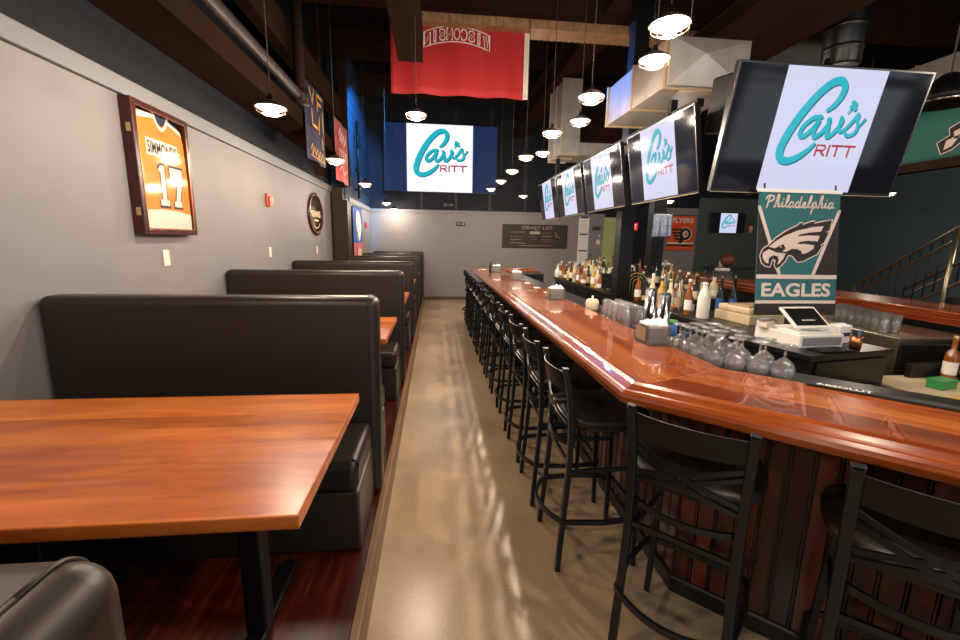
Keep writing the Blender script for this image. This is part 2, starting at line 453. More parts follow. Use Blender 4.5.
# unseen near wall; each window opening is added to let in daylight from behind
mb = MB().box(XW-.15, XR+.15, YN-.15, YN, 0, .5).box(XW-.15, XR+.15, YN-.15, YN, 3.2, ZC)
for x0, x1 in ((XW-.15, XW+.3), (2.2, 2.6), (6.6, 7.0), (XR-.3, XR+.15)): mb.box(x0, x1, YN-.15, YN, .5, 3.2)
struct(mb.build('wall_near', 'wall'))
for i, (a, b) in enumerate(((XW+.3, 2.2), (2.6, 6.6), (7.0, XR-.3))):
    mb = MB()
    for x in (a+.03, (a+b)/2, b-.03): mb.box(x-.03, x+.03, YN-.11, YN-.05, .5, 3.2)
    mb.box(a, b, YN-.11, YN-.05, .5, .56).box(a, b, YN-.11, YN-.05, 3.14, 3.2).box(a, b, YN-.11, YN-.05, 2.3, 2.35)
    struct(mb.build('fill_window_%d' % (i+1), 'blackp'))
# painted ledge round the top of the lower wall
struct(MB().box(XW-.001, XW+.035, YN, 8.6, 2.45, 2.555).build('trim_1', 'ledge', bevel=.006))
struct(MB().box(XF-.001, XF+.03, 8.81, YB-.036, 2.30, 2.40).build('trim_4', 'ledge', bevel=.006))
struct(MB().box(XF, 4.64, YB-.035, YB-.0005, 2.30, 2.385).build('trim_2', 'ledge', bevel=.006))
sbox('baseboard_back', 'base', -.27, 4.6, YB-.014, YB-.0005, 0, .09)
# raised booth platform and its wooden nosing
struct(MB().box(XW, -.3155, YN, YB, 0, .17).build('floor_platform', 'plat'))
struct(MB().box(-.315, -.28, YN, YB, 0, .172).build('trim_3', 'nosing', bevel=.005))
# pilaster on the left wall with a stepped cap
mb = MB().box(XW+.036, -1.625, 8.42, 8.8, .17, 2.31).box(XW+.036, -1.705, 8.42, 8.8, 2.31, 2.53)
struct(mb.build('column_left', 'pilaster', bevel=.006))
# grey pilaster front at the back
# dark soffit over the island
mb = MB().box(-.40, -.13, -4.3, 5.2, 3.53, 3.83)
struct(mb.build('beam_long', 'beam'))
struct(MB().box(XW, XR, 5.42, 5.58, 4.22, 4.75).build('beam_cross', 'beam'))
mb = MB()
for k in range(51): mb.box(-.3+k*.08, -.255+k*.08, 5.605, 5.9, 4.13, 4.26)
mb.box(-.3, 3.8, 5.62, 5.9, 4.135, 4.27)
struct(mb.build('ceiling_deck_edge', 'deckedge'))
for i, y in enumerate((2.2, 8.4, 10.4)):
    struct(MB().box(XW, XR, y, y+.14, 4.75, 5.19).build('beam_joist_%d' % (i+1), 'beam'))
for i, (x, z, w, hh) in enumerate(((2.15, 4.25, .34, .4), (3.42, 3.62, .46, .5), (7.6, 3.3, .4, .7))):
    mb = MB().box(x-w/2, x+w/2, YN, 11.6, z, z+.03).box(x-.03, x+.03, YN, 11.6, z+.03, z+hh).box(x-w/2, x+w/2, YN, 11.6, z+hh, z+hh+.03)
    struct(mb.build('beam_flange_%d' % (i+1), 'beam'))
struct(MB().box(XW-.0005, -1.53, YN, 8.3, 2.885, 3.07).build('beam_left', 'beam', bevel=.01))
struct(MB().box(-1.75, -1.6, YN, 8.2, 3.62, 3.95).build('beam_left_high', 'beam', bevel=.01))

def single(o, label, cat, group=None): return tag(o, label, cat, group)

mb = MB().tube([(-1.5, y, 3.16) for y in (YN+.05, 0, 5.25)], .055, 12)
mb.tube([(-1.5, 5.25, 3.16), (-1.5, 5.33, 3.18), (-1.5, 5.36, 3.26), (-1.5, 5.36, 5.19)], .06, 12)
mb.lathe([(0, -.08), (.085, -.08), (.085, .08), (0, .08)], (-1.5, 5.36, 3.16), 14)
single(mb.build('sprinkler_pipe', 'pipe'), 'brown pipe running under the ceiling beside the left wall and turning straight up', 'pipe')
mb = MB()
for z in (2.6, 3.0): mb.box(XF+.0005, -1.63, 9.62, 9.72, z, z+.05)
mb.tube([(-1.61, 9.67, 2.45), (-1.61, 9.67, 4.0)], .03, 8)
mb.tube([(-1.59, 9.69+.14*math.sin(a), 3.62+.17*math.cos(a)) for a in [i*PI/10 for i in range(20)]], .012, 6, closed=True)
single(mb.build('cable_conduit', 'blackp'), 'black conduit with a coil of cable high on the blue block wall', 'conduit')
for i, (y, x) in enumerate(((7.0, -1.75), (8.45, -1.66))):
    o = MB().box(x-.07, x+.07, y, y+.14, 2.56, 5.19).build('ceiling_post', 'beam')
    o['kind'] = 'structure'; o.name = 'column_steel_%d' % (i+1)

# ------------------------------------------------------------------ ducts
def duct(name, label, x0, x1, y0, y1, z0, z1, seams):
    t = thing(name, label, 'duct', (x0, y0, z0))
    w, l, h = x1-x0, y1-y0, z1-z0
    mb = MB().box(0, w, 0, l, 0, h)
    # pressed cross breaks
    for (yy) in seams[:-1]:
        pass
    mb.build('casing', 'duct', t)
    for yy in seams:
        f = MB()
        f.box(-.015, 0, yy-.012, yy+.012, -.015, h+.015).box(w, w+.015, yy-.012, yy+.012, -.015, h+.015).box(0, w, yy-.012, yy+.012, -.015, 0).box(0, w, yy-.012, yy+.012, h, h+.015)
        f.build('flange', 'ductseam', t)
    for yy in (.25*l, .8*l):
        MB().tube([(w*.5, yy, h), (w*.5, yy, 5.199-z0)], .006, 6).build('hanger_rod', 'steeld', t)
    return t
t = duct('air_duct', 'long galvanised square duct hanging above the wall screens of the bar', 1.9, 2.6, 3.66, 4.92, 2.885, 3.26, [.02, .62, 1.23])
# transition box with pressed faces at the near end
mb = MB(); z0, z1 = 2.89, 3.255
A = [(1.905, 3.62, z0), (2.595, 3.62, z0), (2.595, 3.62, z1), (1.905, 3.62, z1)]
c = (2.18, 3.57, 3.12)
for i in range(4): mb.face([A[i], A[(i+1) % 4], c])
B = [(x, 3.65, z) for x, y, z in A]
mb2 = MB()
for i in range(4): mb.face([B[i], B[(i+1) % 4], A[(i+1) % 4], A[i]])
mb.face(B)
o = mb.build('transition', 'duct', t); o.matrix_parent_inverse = Matrix.Translation((-1.9, -3.66, -2.885))
t2 = duct('air_duct', 'tall galvanised duct drop beyond the square duct, over the far end of the bar', 2.08, 2.38, 7.3, 8.1, 3.05, 4.2, [.02, .4, .78])
MB().box(.301, 1.3, .05, .75, 0, .2).build('branch', 'duct', t2)
t3 = duct('air_duct', 'galvanised duct run along the right side, above the green wing-patterned banner', 6.3, 7.1, 2.2, 7.6, 3.35, 3.95, [.02, 1.1, 2.2, 3.3, 4.4, 5.3])
t4 = duct('air_duct', 'pale galvanised duct section behind the round black duct', 4.3, 5.8, 6.0, 6.7, 3.95, 4.5, [.02, .66])
t = thing('round_duct', 'thick black round duct standing above the large tilted screen', 'duct', (4.06, 4.3, 3.38))
MB().lathe([(.15, 0), (.165, .02), (.165, 1.8)], n=28).build('casing', 'blackduct', t)
for z in (.14, .34): MB().lathe([(.167, z), (.173, z+.01), (.173, z+.03), (.167, z+.04)], n=28, cap=False).build('band', 'steeld', t)

# ------------------------------------------------------------------ pendant lamps
def make_lamp(label):
    t = thing('pendant_lamp', label, 'lamp', (0, 0, 0), 0, 'caged warm pendant lamps')
    MB().lathe([(.004, .115), (.004, 2.95)], n=6).build('cord', 'cord', t)
    MB().lathe([(.0, .115), (.016, .11), (.022, .07), (.03, .055)], n=14).build('socket', 'blackp', t)
    sh = MB().lathe([(.03, .062), (.06, .05), (.1, .025), (.122, .004), (.126, 0), (.12, .001), (.098, .02), (.055, .044), (.0, .05)], n=28, cap=False).build('shade', 'shade', t)
    MB().lathe([(.117, .002), (.095, .018), (.05, .04), (0, .046)], n=28, cap=False).build('shade_lining', 'reflector', sh)
    MB().lathe([(0, -.036), (.03, -.034), (.06, -.026), (.086, -.012), (.096, .0), (.09, .014), (.05, .03)], n=24).build('bulb_globe', 'bulb', t)
    g = MB()
    for k in range(8):
        a = 2*PI*k/8
        g.tube([(.123*math.cos(a), .123*math.sin(a), 0), (.112*math.cos(a), .112*math.sin(a), -.028), (.07*math.cos(a), .07*math.sin(a), -.05), (0, 0, -.058)], .0016, 4)
    for r, z in ((.112, -.028), (.07, -.05)): g.tube([(r*math.cos(a), r*math.sin(a), z) for a in [2*PI*i/20 for i in range(20)]], .0016, 4, closed=True)
    g.build('wire_guard', 'wire', t); t.scale = (.78, .78, .78)
    ld = bpy.data.lights.new('lamp_light', 'POINT'); ld.energy = LAMP_W; ld.color = LAMP_C; ld.shadow_soft_size = .03
    lo = bpy.data.objects.new('lamp_light', ld); COL.objects.link(lo); lo.parent = t; lo.location = (0, 0, -.078)
    return t
LAMP_W = 50; LAMP_C = (1, .812, .635)
lamps = []
LEFT = [(-1.05, 3.08, 2.42), (-1.05, 4.9, 2.42), (-1.05, 6.88, 2.42), (-1.0, 9.3, 2.343), (-1.02, 11.2, 2.354)]
for i, p in enumerate(LEFT): lamps.append((p, ORD[i] + ' lit pendant lamp over the booth tables, counted from the camera'))
lamps.append(((-.17, 4.2, 2.72), 'lit caged pendant lamp hanging alone over the aisle below the red flag'))
ROWA = [(1.14, 2.2, 2.65), (1.14, 3.27, 2.65), (1.14, 4.34, 2.65), (1.14, 5.56, 2.65), (1.16, 6.67, 2.65), (1.16, 7.78, 2.65), (1.14, 9.0, 2.65)]
for i, p in enumerate(ROWA): lamps.append((p, ORD[i] + ' lit pendant lamp above the bar front edge, from the near end'))
for i, p in enumerate([(1.39, 2.84, 2.75), (1.39, 4.26, 2.75), (1.41, 5.79, 2.75)]): lamps.append((p, ORD[i] + ' lit pendant lamp of the higher inner row beside the square duct'))
lamps.append(((1.95, 9.67, 2.6), 'small lit pendant lamp hanging alone before the back wall, above the chalkboard'))
lamps.append(((4.55, 8.2, 2.43), 'small lit pendant lamp hanging over the far right-hand bar, near the orange banner'))
for p in [(-1.05, .9, 2.42), (-1.05, -1.2, 2.42), (1.3, .9, 2.65), (1.9, -.3, 2.65), (2.7, .6, 2.65)]:
    lamps.append((p, 'lit caged pendant lamp hanging nearest the added fill windows'))
for p in [(4.6, 1.9, 2.8), (4.6, 4.9, 2.8), (6.4, 1.0, 2.8), (8.4, 4.0, 2.6), (8.4, 7.4, 2.6)]:
    lamps.append((p, 'lit pendant lamp over the right-hand bar hidden behind the big screen'))
L0 = make_lamp(lamps[0][1]); L0.location = lamps[0][0]; TL = tree_of(L0)
for p, lb in lamps[1:]: dup(L0, p, 0, lb, TL)
t = thing('pendant_lamp', 'unlit dark dome pendant at the top right, above the green wing-patterned banner', 'lamp', (3.66, 2.95, 2.63))
MB().lathe([(.006, .2), (.006, 2.5)], n=6).build('cord', 'cord', t)
MB().lathe([(.04, .2), (.1, .15), (.17, .06), (.18, .0), (.17, .003), (.09, .13), (0, .18)], n=28, cap=False).build('shade', 'blackp', t)
MB().lathe([(.181, -.004), (.187, 0), (.187, .012), (.181, .016)], n=28, cap=False).build('rim', 'chrome', t)

# ------------------------------------------------------------------ booths
def make_booth(label, y, sides):
    t = thing('booth_bench', label, 'booth', (0, y, .1705), 0, 'black vinyl booth benches along the left wall')
    x0, x1 = (XW+.002 if y < 8 else -1.60), -.345
    mb = MB().box(x0, -.302, -.075, .075, 0, 1.13); mb.build('backrest', 'vinyl', t, bevel=.045, seg=4)
    e = .001
    ed = MB()
    for s in (-1, 1):
        ed.tube([(-.348, s*.0755, .02), (-.348, s*.0755, .6)] + [(-.348, s*(.03+.0455*math.cos(q*PI/16)), 1.085+.0455*math.sin(q*PI/16)) for q in range(9)] + [(-.348, 0, 1.1305)], .0032, 6)
    ed.build('piping', 'vinyl', t)
    for s in sides:
        a, b = (-.54, -.078) if s < 0 else (.078, .54)
        MB().box(x0, x1, a + (.02 if s < 0 else 0), b - (.02 if s > 0 else 0), 0, .30).build('seat_base', 'vinyl_side', t, bevel=.012, seg=2)
        c = MB().box(x0, x1, a, b, .302, .452).build('seat_cushion', 'vinyl', t, bevel=.04, seg=4)
        p = MB(); yy = a+.035 if s < 0 else b-.035
        p.tube([(x1-.02, yy + (-.02 if s < 0 else .02), .31), (x1+.0, yy, .43), (x1-.01, yy, .447), (x1-.03, 0.2*s if False else yy, .4525)], .004, 6)
        p.build('piping', 'vinyl', c)
    return t
YS = [.343, 2.33, 4.24, 6.13, 8.05, 9.8]
lab = ['black vinyl booth bench closest to the camera, cut off by the lower left corner', 'large black vinyl booth bench behind the near orange table under the framed jersey',
       'second black vinyl booth bench back beyond the jersey frame, behind the second table', 'third black vinyl booth bench beyond the jersey frame, below the oval mirror',
       'black vinyl booth bench just in front of the brown pilaster end of the row', 'black vinyl booth bench next to last before the back wall']
for y, l in zip(YS, lab): make_booth(l, y, (-1, 1) if y > 1 else (1,))
make_booth('last black vinyl booth bench standing against the grey back wall', 11.5, (-1,))

def make_table(label, y):
    t = thing('booth_table', label, 'table', (-1.03, y, .1705), 0, 'orange wood booth tables')
    x0, x1, h = (XW+.006 if y < 7.5 else -1.6)+1.03, -.335+1.03, .43
    MB().box(x0, x1, -h, h, .72, .7595).build('tabletop', 'table', t, bevel=.004)
    for x in (-.3, .39):
        p = MB().box(x-.038, x+.038, -.038, .038, .03, .70).build('leg', 'black', t, bevel=.012, seg=3)
        MB().box(x-.035, x+.035, -.33, .33, 0, .03).build('foot', 'black', p, bevel=.008)
        MB().box(x-.06, x+.06, -.3, .3, .70, .72).build('top_bracket', 'black', p)
    return t
TY = [1.414, 3.33, 5.2, 7.1, 8.93, 10.63]
tl = ['large orange wood booth table in front, filling the lower left', 'orange wood booth table second from the camera, only its end showing past the bench', 'orange wood booth table third from the camera between booth benches',
      'orange wood booth table beside the brown pilaster', 'orange wood booth table fifth from the camera, a red sliver between benches', 'orange wood booth table nearest the grey back wall']
T0 = make_table(tl[0], TY[0]); TT = tree_of(T0)
for y, l in list(zip(TY, tl))[1:4]: dup(T0, (-1.03, y, .1705), 0, l, TT)
T1 = make_table(tl[4], TY[4]); dup(T1, (-1.03, TY[5], .1705), 0, tl[5], tree_of(T1))

# ------------------------------------------------------------------ the bar
def offset_path(path, d):
    """points of the mitred polyline shifted by d to the inner side (left of travel)"""
    out = []; n = len(path)
    for i in range(n):
        nb = []
        for a, b in ((i-1, i), (i, i+1)):
            if a < 0 or b >= n: continue
            dx, dy = path[b][0]-path[a][0], path[b][1]-path[a][1]; l = math.hypot(dx, dy); nb.append((-dy/l, dx/l))
        if len(nb) == 1: nx, ny = nb[0]; k = 1
        else:
            nx, ny = nb[0][0]+nb[1][0], nb[0][1]+nb[1][1]; l = math.hypot(nx, ny); nx /= l; ny /= l
            k = 1/(nx*nb[0][0]+ny*nb[0][1])
        out.append((path[i][0]+nx*d*k, path[i][1]+ny*d*k))
    return out
DG = 2.7/math.sqrt(2)
PATH = [(1.97, 8.48), (.70, 8.48), (.70, 1.478), (.70+DG, 1.478-DG)]
def sweep(mb, prof, i):
    """closed profile (inset, z) swept along segment i with mitred ends"""
    A = [offset_path(PATH, d)[i] + (z,) for d, z in prof]; B = [offset_path(PATH, d)[i+1] + (z,) for d, z in prof]
    a = [mb.bm.verts.new(p) for p in A]; b = [mb.bm.verts.new(p) for p in B]; n = len(a)
    for k in range(n):
        j = (k+1) % n; mb.bm.faces.new((a[k], a[j], b[j], b[k]))
    mb.bm.faces.new(a[::-1]); mb.bm.faces.new(b)
bar = thing('bar_counter', 'long glossy mahogany bar with dark beadboard front turning a mitred corner on the right', 'bar', (0, 0, 0))
PTOP = [(.02, 1.0), (.004, 1.006), (0, 1.015), (0, 1.03), (.006, 1.044), (.018, 1.053), (.026, 1.055), (.034, 1.06), (.05, 1.071), (.07, 1.077), (.09, 1.077), (.107, 1.071), (.118, 1.063), (.124, 1.0585), (.13, 1.058), (.575, 1.058), (.575, 1.012), (.3, 1.0)]
for i, m in ((0, 'bar_far'), (1, 'bar_long'), (2, 'bar_diag')):
    mb = MB(); sweep(mb, PTOP, i)
    o = mb.build('countertop', m, bar)
    for p in o.data.polygons: p.use_smooth = False
    b = o.modifiers.new('edge_rounding', 'BEVEL'); b.width = .003; b.segments = 2; b.limit_method = 'ANGLE'; b.angle_limit = math.radians(35)
for i in range(3):
    mb = MB(); sweep(mb, [(.43, .0), (.43, .998), (.83, .998), (.83, .0)], i)
    mb.build('cabinet_body', 'blackl', bar)
    mb = MB(); sweep(mb, [(.576, .9985), (.576, 1.03), (.85, 1.03), (.85, .9985)], i)
    mb.build('work_ledge', 'blackl', bar, bevel=.004)
    mb = MB(); sweep(mb, [(.392, 0.001), (.392, .07), (.398, .08), (.4295, .08), (.4295, 0.001)], i)
    mb.build('skirting', 'blackl', bar)
    # beadboard planks
    pa, pb = offset_path(PATH, .405)[i:i+2]; L = math.hypot(pb[0]-pa[0], pb[1]-pa[1]); ux, uy = (pb[0]-pa[0])/L, (pb[1]-pa[1])/L
    nx, ny = -uy, ux; w = L/round(L/.075); mb = MB()
    for k in range(round(L/.075)):
        for s0, s1, dep in ((k*w+.002, k*w+.060, 0), (k*w+.0645, k*w+.0695, 0)):
            q = [(pa[0]+ux*s+nx*dd, pa[1]+uy*s+ny*dd) for s, dd in ((s0, 0), (s1, 0), (s1, .02), (s0, .02))]
            mb.prism(q[::-1], .081, .997)
    mb.build('front_panel', 'bead', bar)

# ------------------------------------------------------------------ bar stools
def make_stool(label):
    t = thing('bar_stool', label, 'bar stool', (0, 0, 0), 0, 'black cross-back bar stools')
    def bez(P, n=10):
        out = []
        for i in range(n+1):
            u = i/n; q = [Vector(p) for p in P]
            while len(q) > 1: q = [a.lerp(b, u) for a, b in zip(q, q[1:])]
            out.append(q[0])
        return out
    post = lambda s: bez([(-.215, s*.192, 0), (-.195, s*.182, .35), (-.165, s*.172, .6), (-.165, s*.178, .78), (-.20, s*.186, .95), (-.225, s*.188, 1.035)], 14)
    for s in (-1, 1):
        l = MB().tube(post(s), 0, rect=(.026, .030), up=(0, 1, 0)).build('leg', 'blacksteel', t, bevel=.004)
        tp = post(s)[-1]
        MB().box(tp.x-.015, tp.x+.015, tp.y-.016, tp.y+.016, tp.z, tp.z+.006).build('post_cap', 'black', l, bevel=.002)
        MB().tube([(.18, s*.18, 0), (.17, s*.165, .4), (.15, s*.15, .73)], 0, rect=(.024, .024), up=(0, 1, 0)).build('leg', 'blacksteel', t, bevel=.004)
    def xa(z): # x of the rear post at height z
        P = post(1)
        for a, b in zip(P, P[1:]):
            if a.z <= z <= b.z: return a.x+(b.x-a.x)*(z-a.z)/(b.z-a.z)
        return P[-1].x
    # curved top slat
    mb = MB(); n = 14; th = .008
    R = []
    for i in range(n+1):
        v = -1+2*i/n; yy = v*.178; bow = -.045*(1-v*v)
        R.append([mb.bm.verts.new((xa(z)+bow+dx, yy, z)) for z, dx in ((.925, -th/2), (1.015+.006*(1-v*v), -th/2), (1.015+.006*(1-v*v), th/2), (.925, th/2))])
    for a, b in zip(R, R[1:]):
        for j in range(4): mb.bm.faces.new((a[j], a[(j+1) % 4], b[(j+1) % 4], b[j]))
    mb.bm.faces.new(R[0]); mb.bm.faces.new(R[-1][::-1])
    mb.build('top_slat', 'black', t, bevel=.002)
    for za, zb in ((.905, .775), (.875, .745), (.765, .90), (.735, .865)):
        pts = []
        for i in range(13):
            v = -1+2*i/12; z = za+(zb-za)*(v+1)/2
            pts.append((xa(z)-.04*(1-v*v), v*.176, z))
        MB().tube(pts, 0, rect=(.009, .016), up=(0, 0, 1)).build('cross_bar', 'blacksteel', t)
    # seat pad
    def sup(r, k=3.2, n=36): return [(math.copysign(abs(math.cos(a))**(2/k), math.cos(a))*r, math.copysign(abs(math.sin(a))**(2/k), math.sin(a))*r) for a in [2*PI*i/n for i in range(n)]]
    mb = MB(); prev = None
    for r, z in ((.0, .747), (.185, .747), (.212, .752), (.222, .768), (.217, .787), (.19, .80), (.12, .806), (0, .808)):
        ring = [mb.bm.verts.new((x+.02, y, z)) for x, y in sup(r)] if r else [mb.bm.verts.new((.02, 0, z))]
        if prev:
            for i in range(36):
                j = (i+1) % 36; q = []
                for v in (prev[i % len(prev)], prev[j % len(prev)], ring[j % len(ring)], ring[i % len(ring)]):
                    if v not in q: q.append(v)
                mb.bm.faces.new(q)
        prev = ring
    mb.build('seat', 'vinyl', t, smooth=True)
    MB().tube([(x+.02, y, .735) for x, y in sup(.175)], 0, rect=(.02, .02), closed=True).build('seat_frame', 'blacksteel', t)
    MB().tube([(-.165-.06*(1-(v/8)**2), v/8*.172, .655) for v in range(-8, 9)], 0, rect=(.012, .024)).build('rear_arc', 'blacksteel', t)
    MB().tube([(-.20-.08*(1-(v/9)**2), v/9*.2, .27) for v in range(-9, 10)] + [(.0, .215, .27), (.16, .195, .27), (.195, .165, .27), (.195, -.165, .27), (.16, -.195, .27), (.0, -.215, .27)], 0, rect=(.014, .024), closed=True).build('foot_ring', 'blacksteel', t)
    for s in (-1, 1):
        MB().tube([(-.178, s*.176, .52), (.163, s*.158, .52)], 0, rect=(.012, .02)).build('stretcher', 'blacksteel', t)
    MB().tube([(-.18, -.178, .56), (-.18, .178, .56)], 0, rect=(.012, .02)).build('stretcher', 'blacksteel', t)
    return t
S0 = make_stool('black cross-back bar stool facing the mitred bar corner, whole back in view')
S0.location = (.985, 1.395, 0); S0.rotation_euler = (0, 0, PI/4); TS = tree_of(S0)
dup(S0, (1.392, .965, 0), PI/4 + .06, 'black cross-back bar stool cut off by the right edge, with a creased seat pad', TS)
for i in range(13):
    dup(S0, (.815 - (.004 if i % 3 == 1 else 0), 1.995+.53*i, 0), random.uniform(-.04, .04), ORD[i] + ' black bar stool along the straight side of the bar, counted from the mitred corner', TS)

# ------------------------------------------------------------------ screens
LOGO_C = [(155, 106), (172, 92), (186, 66), (186, 42), (168, 30), (140, 40), (108, 72), (78, 118), (54, 168), (42, 212), (48, 238), (70, 246), (98, 238), (126, 218), (146, 196)]
LOGO_CW = [9, 14, 18, 20, 20, 21, 22, 23, 24, 24, 22, 20, 18, 14, 8]
LOGO = [
    ([(142, 124), (118, 128), (94, 152), (90, 174), (104, 176), (124, 158), (140, 132), (132, 158), (138, 178), (156, 168)], 12),
    ([(156, 168), (172, 140), (168, 126), (174, 150), (178, 176), (196, 164), (212, 136), (208, 124)], 12),
    ([(208, 124), (208, 146), (216, 160), (232, 150), (248, 128), (258, 112), (260, 130), (268, 146), (262, 164), (242, 170), (228, 158)], 9.5),
    ([(266, 146), (276, 136), (284, 124)], 6)]
def logo(a, x0, y0, w, h, d=.0):
    sx, sy = w/310, h/331
    f = lambda p, q=(0, 0): (x0+(p[0]+q[0])*sx, y0+h-(p[1]+q[1])*sy)
    for q, m, dd in (((4, 4), 'cyand', .0004), ((0, 0), 'cyan', .0008)):
        a.stroke([f(p, q) for p in LOGO_C], [v*sx for v in LOGO_CW], m, d+dd)
        for pts, wd in LOGO: a.stroke([f(p, q) for p in pts], wd*sx, m, d+dd)
        for cx, cy in ((228, 95), (238, 87), (230, 83), (240, 98)):
            a.ell(*f((cx, cy), q), 6.5*sx, 6.5*sx, m, d+dd, 10)
        a.stroke([f((232, 98), q), f((222, 110), q)], 4*sx, m, d+dd, False)
    k = 'pink'; z = d+.0008; wl = 6.5*sx
    def st(*pts): a.stroke([f(p) for p in pts], wl, k, z, False)
    st((158, 228), (158, 200), (182, 200), (187, 207), (182, 214), (160, 214)); st((172, 215), (187, 228))
    st((198, 228), (198, 200)); st((207, 200), (241, 200)); st((224, 200), (224, 228)); st((247, 200), (282, 200)); st((264, 200), (264, 228))

def make_tv(name, label, W, loc, rz, tilt, group=None, mount=True):
    """screen centre-bottom at loc, turned by rz, leaning by tilt (top towards the viewer)"""
    H = W*.573; t = thing(name, label, 'screen', loc, 0, group)
    t.rotation_euler = (tilt, 0, rz)
    b = .012*W/1.2
    MB().box(-W/2, W/2, 0, .045, 0, H).box(-W/2+.2*W, W/2-.2*W, .045, .075, .12*H, .7*H).build('housing', 'bezel', t, bevel=.003)
    # viewer looks along +y, art plane faces -y
    a = Art((-W/2+b, -.001, b*1.6), (1, 0, 0), (0, 0, 1)); w, h = W-2*b, H-2.6*b
    a.rect(0, 0, w, h, 'screen_black', 0); a.build('display', t)
    a = Art((-W/2+b, -.002, b*1.6), (1, 0, 0), (0, 0, 1))
    x0, x1 = .236*w, .758*w
    a.rect(x0, 0, x1, h, 'pic', 0); logo(a, x0, 0, x1-x0, h, .0003); a.build('picture', t)
    MB().box(-W/2+.002, W/2-.002, -.003, -.0005, -.0005, .004).build('lower_trim', 'ductseam', t)
    if mount:
        m = MB().tube([(0, .10, .5*H), (0, .13, H+.06)], .018, 8)
        m.box(-.12, .12, .076, .1, .3*H, .6*H); m.build('wall_mount', 'blackp', t)
    return t
TVX, TILT = 2.0, .165
row = [(7.6, 'farthest small tilted screen of the row hung along the bar'), (6.43, 'third small tilted screen in the row along the bar, counted from the dark post'),
       (5.07, 'second small tilted screen in the row along the bar, left of the dark post'), (3.87, 'nearest tilted screen of the row along the bar, just right of the dark post')]
ROWC = [(4.423+3.796, 4), (3.766+3.15, 3), (3.087+2.464, 2), (2.373+1.754, 1)]
for (s, k), (_, l) in zip(ROWC, row):
    yc = s/2*1.8182
    make_tv('television', l, 1.125, (TVX, yc, 1.99), -PI/2, TILT, 'tilted screens over the bar')
make_tv('television', 'largest tilted screen at the right, above the eagle banner', 1.44, (2.69, 3.005, 1.98), 0, .205)
make_tv('television', 'small distant screen on the dark green back wall, left of the red alarm', .98, (8.2, 11.5, 1.93), 0, 0, None, False)
# steel frame that carries the screens
mb = MB().box(2.10, 2.16, 3.5, 8.2, 2.70, 2.76).box(2.10, 2.16, 3.9, 3.96, 2.76, 2.869).box(2.10, 2.16, 7.6, 7.66, 2.76, 3.03)
single(mb.build('screen_rail', 'blackp'), 'black steel rail carrying the row of screens over the bar', 'rail')
# projected picture high on the back wall
t = thing('projection_screen', 'huge bright screen with dark blue sides high on the back wall', 'screen', (-1.28, 11.5, 2.82))
W, H = 2.88, 1.655
MB().box(0, W, 0, .05, 0, H).build('housing', 'bezel', t)
a = Art((0.01, -.001, .01), (1, 0, 0), (0, 0, 1)); a.rect(0, 0, W-.02, H-.02, 'proj_blue'); a.build('display', t)
a = Art((0.0, -.002, .01), (1, 0, 0), (0, 0, 1)); a.rect(.575, 0, 2.245, H-.02, 'proj_white'); logo(a, .575, 0, 1.67, H-.02, .002); a.build('picture', t)

# loudspeaker beside the big screen
t = thing('loudspeaker', 'black loudspeaker box hung left of the largest screen', 'speaker', (2.26, 3.34, 2.46))
t.rotation_euler = (.12, 0, .1)
MB().box(-.12, .12, -.1, .1, 0, .40).build('cabinet', 'blackp', t, bevel=.02, seg=3)
MB().box(-.105, .105, -.108, -.1005, .015, .385).build('front_mesh', 'rubber', t, bevel=.004)

# ------------------------------------------------------------------ banners
def stick(t, w, z): MB().tube([(-.02, 0, z), (w+.02, 0, z)], .007, 8).build('hanging_rod', 'black', t)
def cloth(name, m, t, w, h, x=0, z=0, amp=.012, waves=2.5, nx=24, nz=10, th=.003, mats=None, colf=None):
    mb = MB(); F = []
    for side in (0, 1):
        G = []
        for j in range(nz+1):
            G.append([mb.bm.verts.new((x+w*i/nx, amp*math.sin(i/nx*waves*2*PI+.6*j/nz)*(.4+.6*(1-j/nz)) + side*th, z+h*j/nz)) for i in range(nx+1)])
        for j in range(nz):
            for i in range(nx):
                f = mb.bm.faces.new((G[j][i], G[j][i+1], G[j+1][i+1], G[j+1][i])); f.smooth = True
                if colf: f.material_index = colf((i+.5)/nx, (j+.5)/nz)
        F.append(G)
    per = lambda G: G[0][:] + [r[-1] for r in G[1:]] + G[-1][-2::-1] + [r[0] for r in G[-2:0:-1]]
    a, b = per(F[0]), per(F[1])
    for k in range(len(a)): mb.bm.faces.new((a[k], a[(k+1) % len(a)], b[(k+1) % len(a)], b[k]))
    return mb.build(name, mats or m, t)

# eagle banner under the big screen; artwork in banner fractions
BW, BH = .64, .80
t = thing('team_banner', 'teal and charcoal eagle banner hanging below the largest screen', 'banner', (2.307, 2.835, 1.105)); t.rotation_euler = (-.125, 0, 0)
MB().box(0, BW, 0, .004, .085, .085+BH).build('cloth', 'teal', t)
MB().box(-.004, BW+.004, -.001, .005, 0, .084).build('lower_strip', 'blackfab', t)
MB().box(-.012, BW+.012, -.004, .008, .085+BH-.002, .085+BH+.022).build('hanging_rod', 'white', t)
for x in (.04, BW-.04): MB().box(x-.006, x+.006, .0, .004, .085+BH+.022, .085+BH+.06).build('hook', 'black', t)
a = Art((0, -.0006, .085), (1, 0, 0), (0, 0, 1))
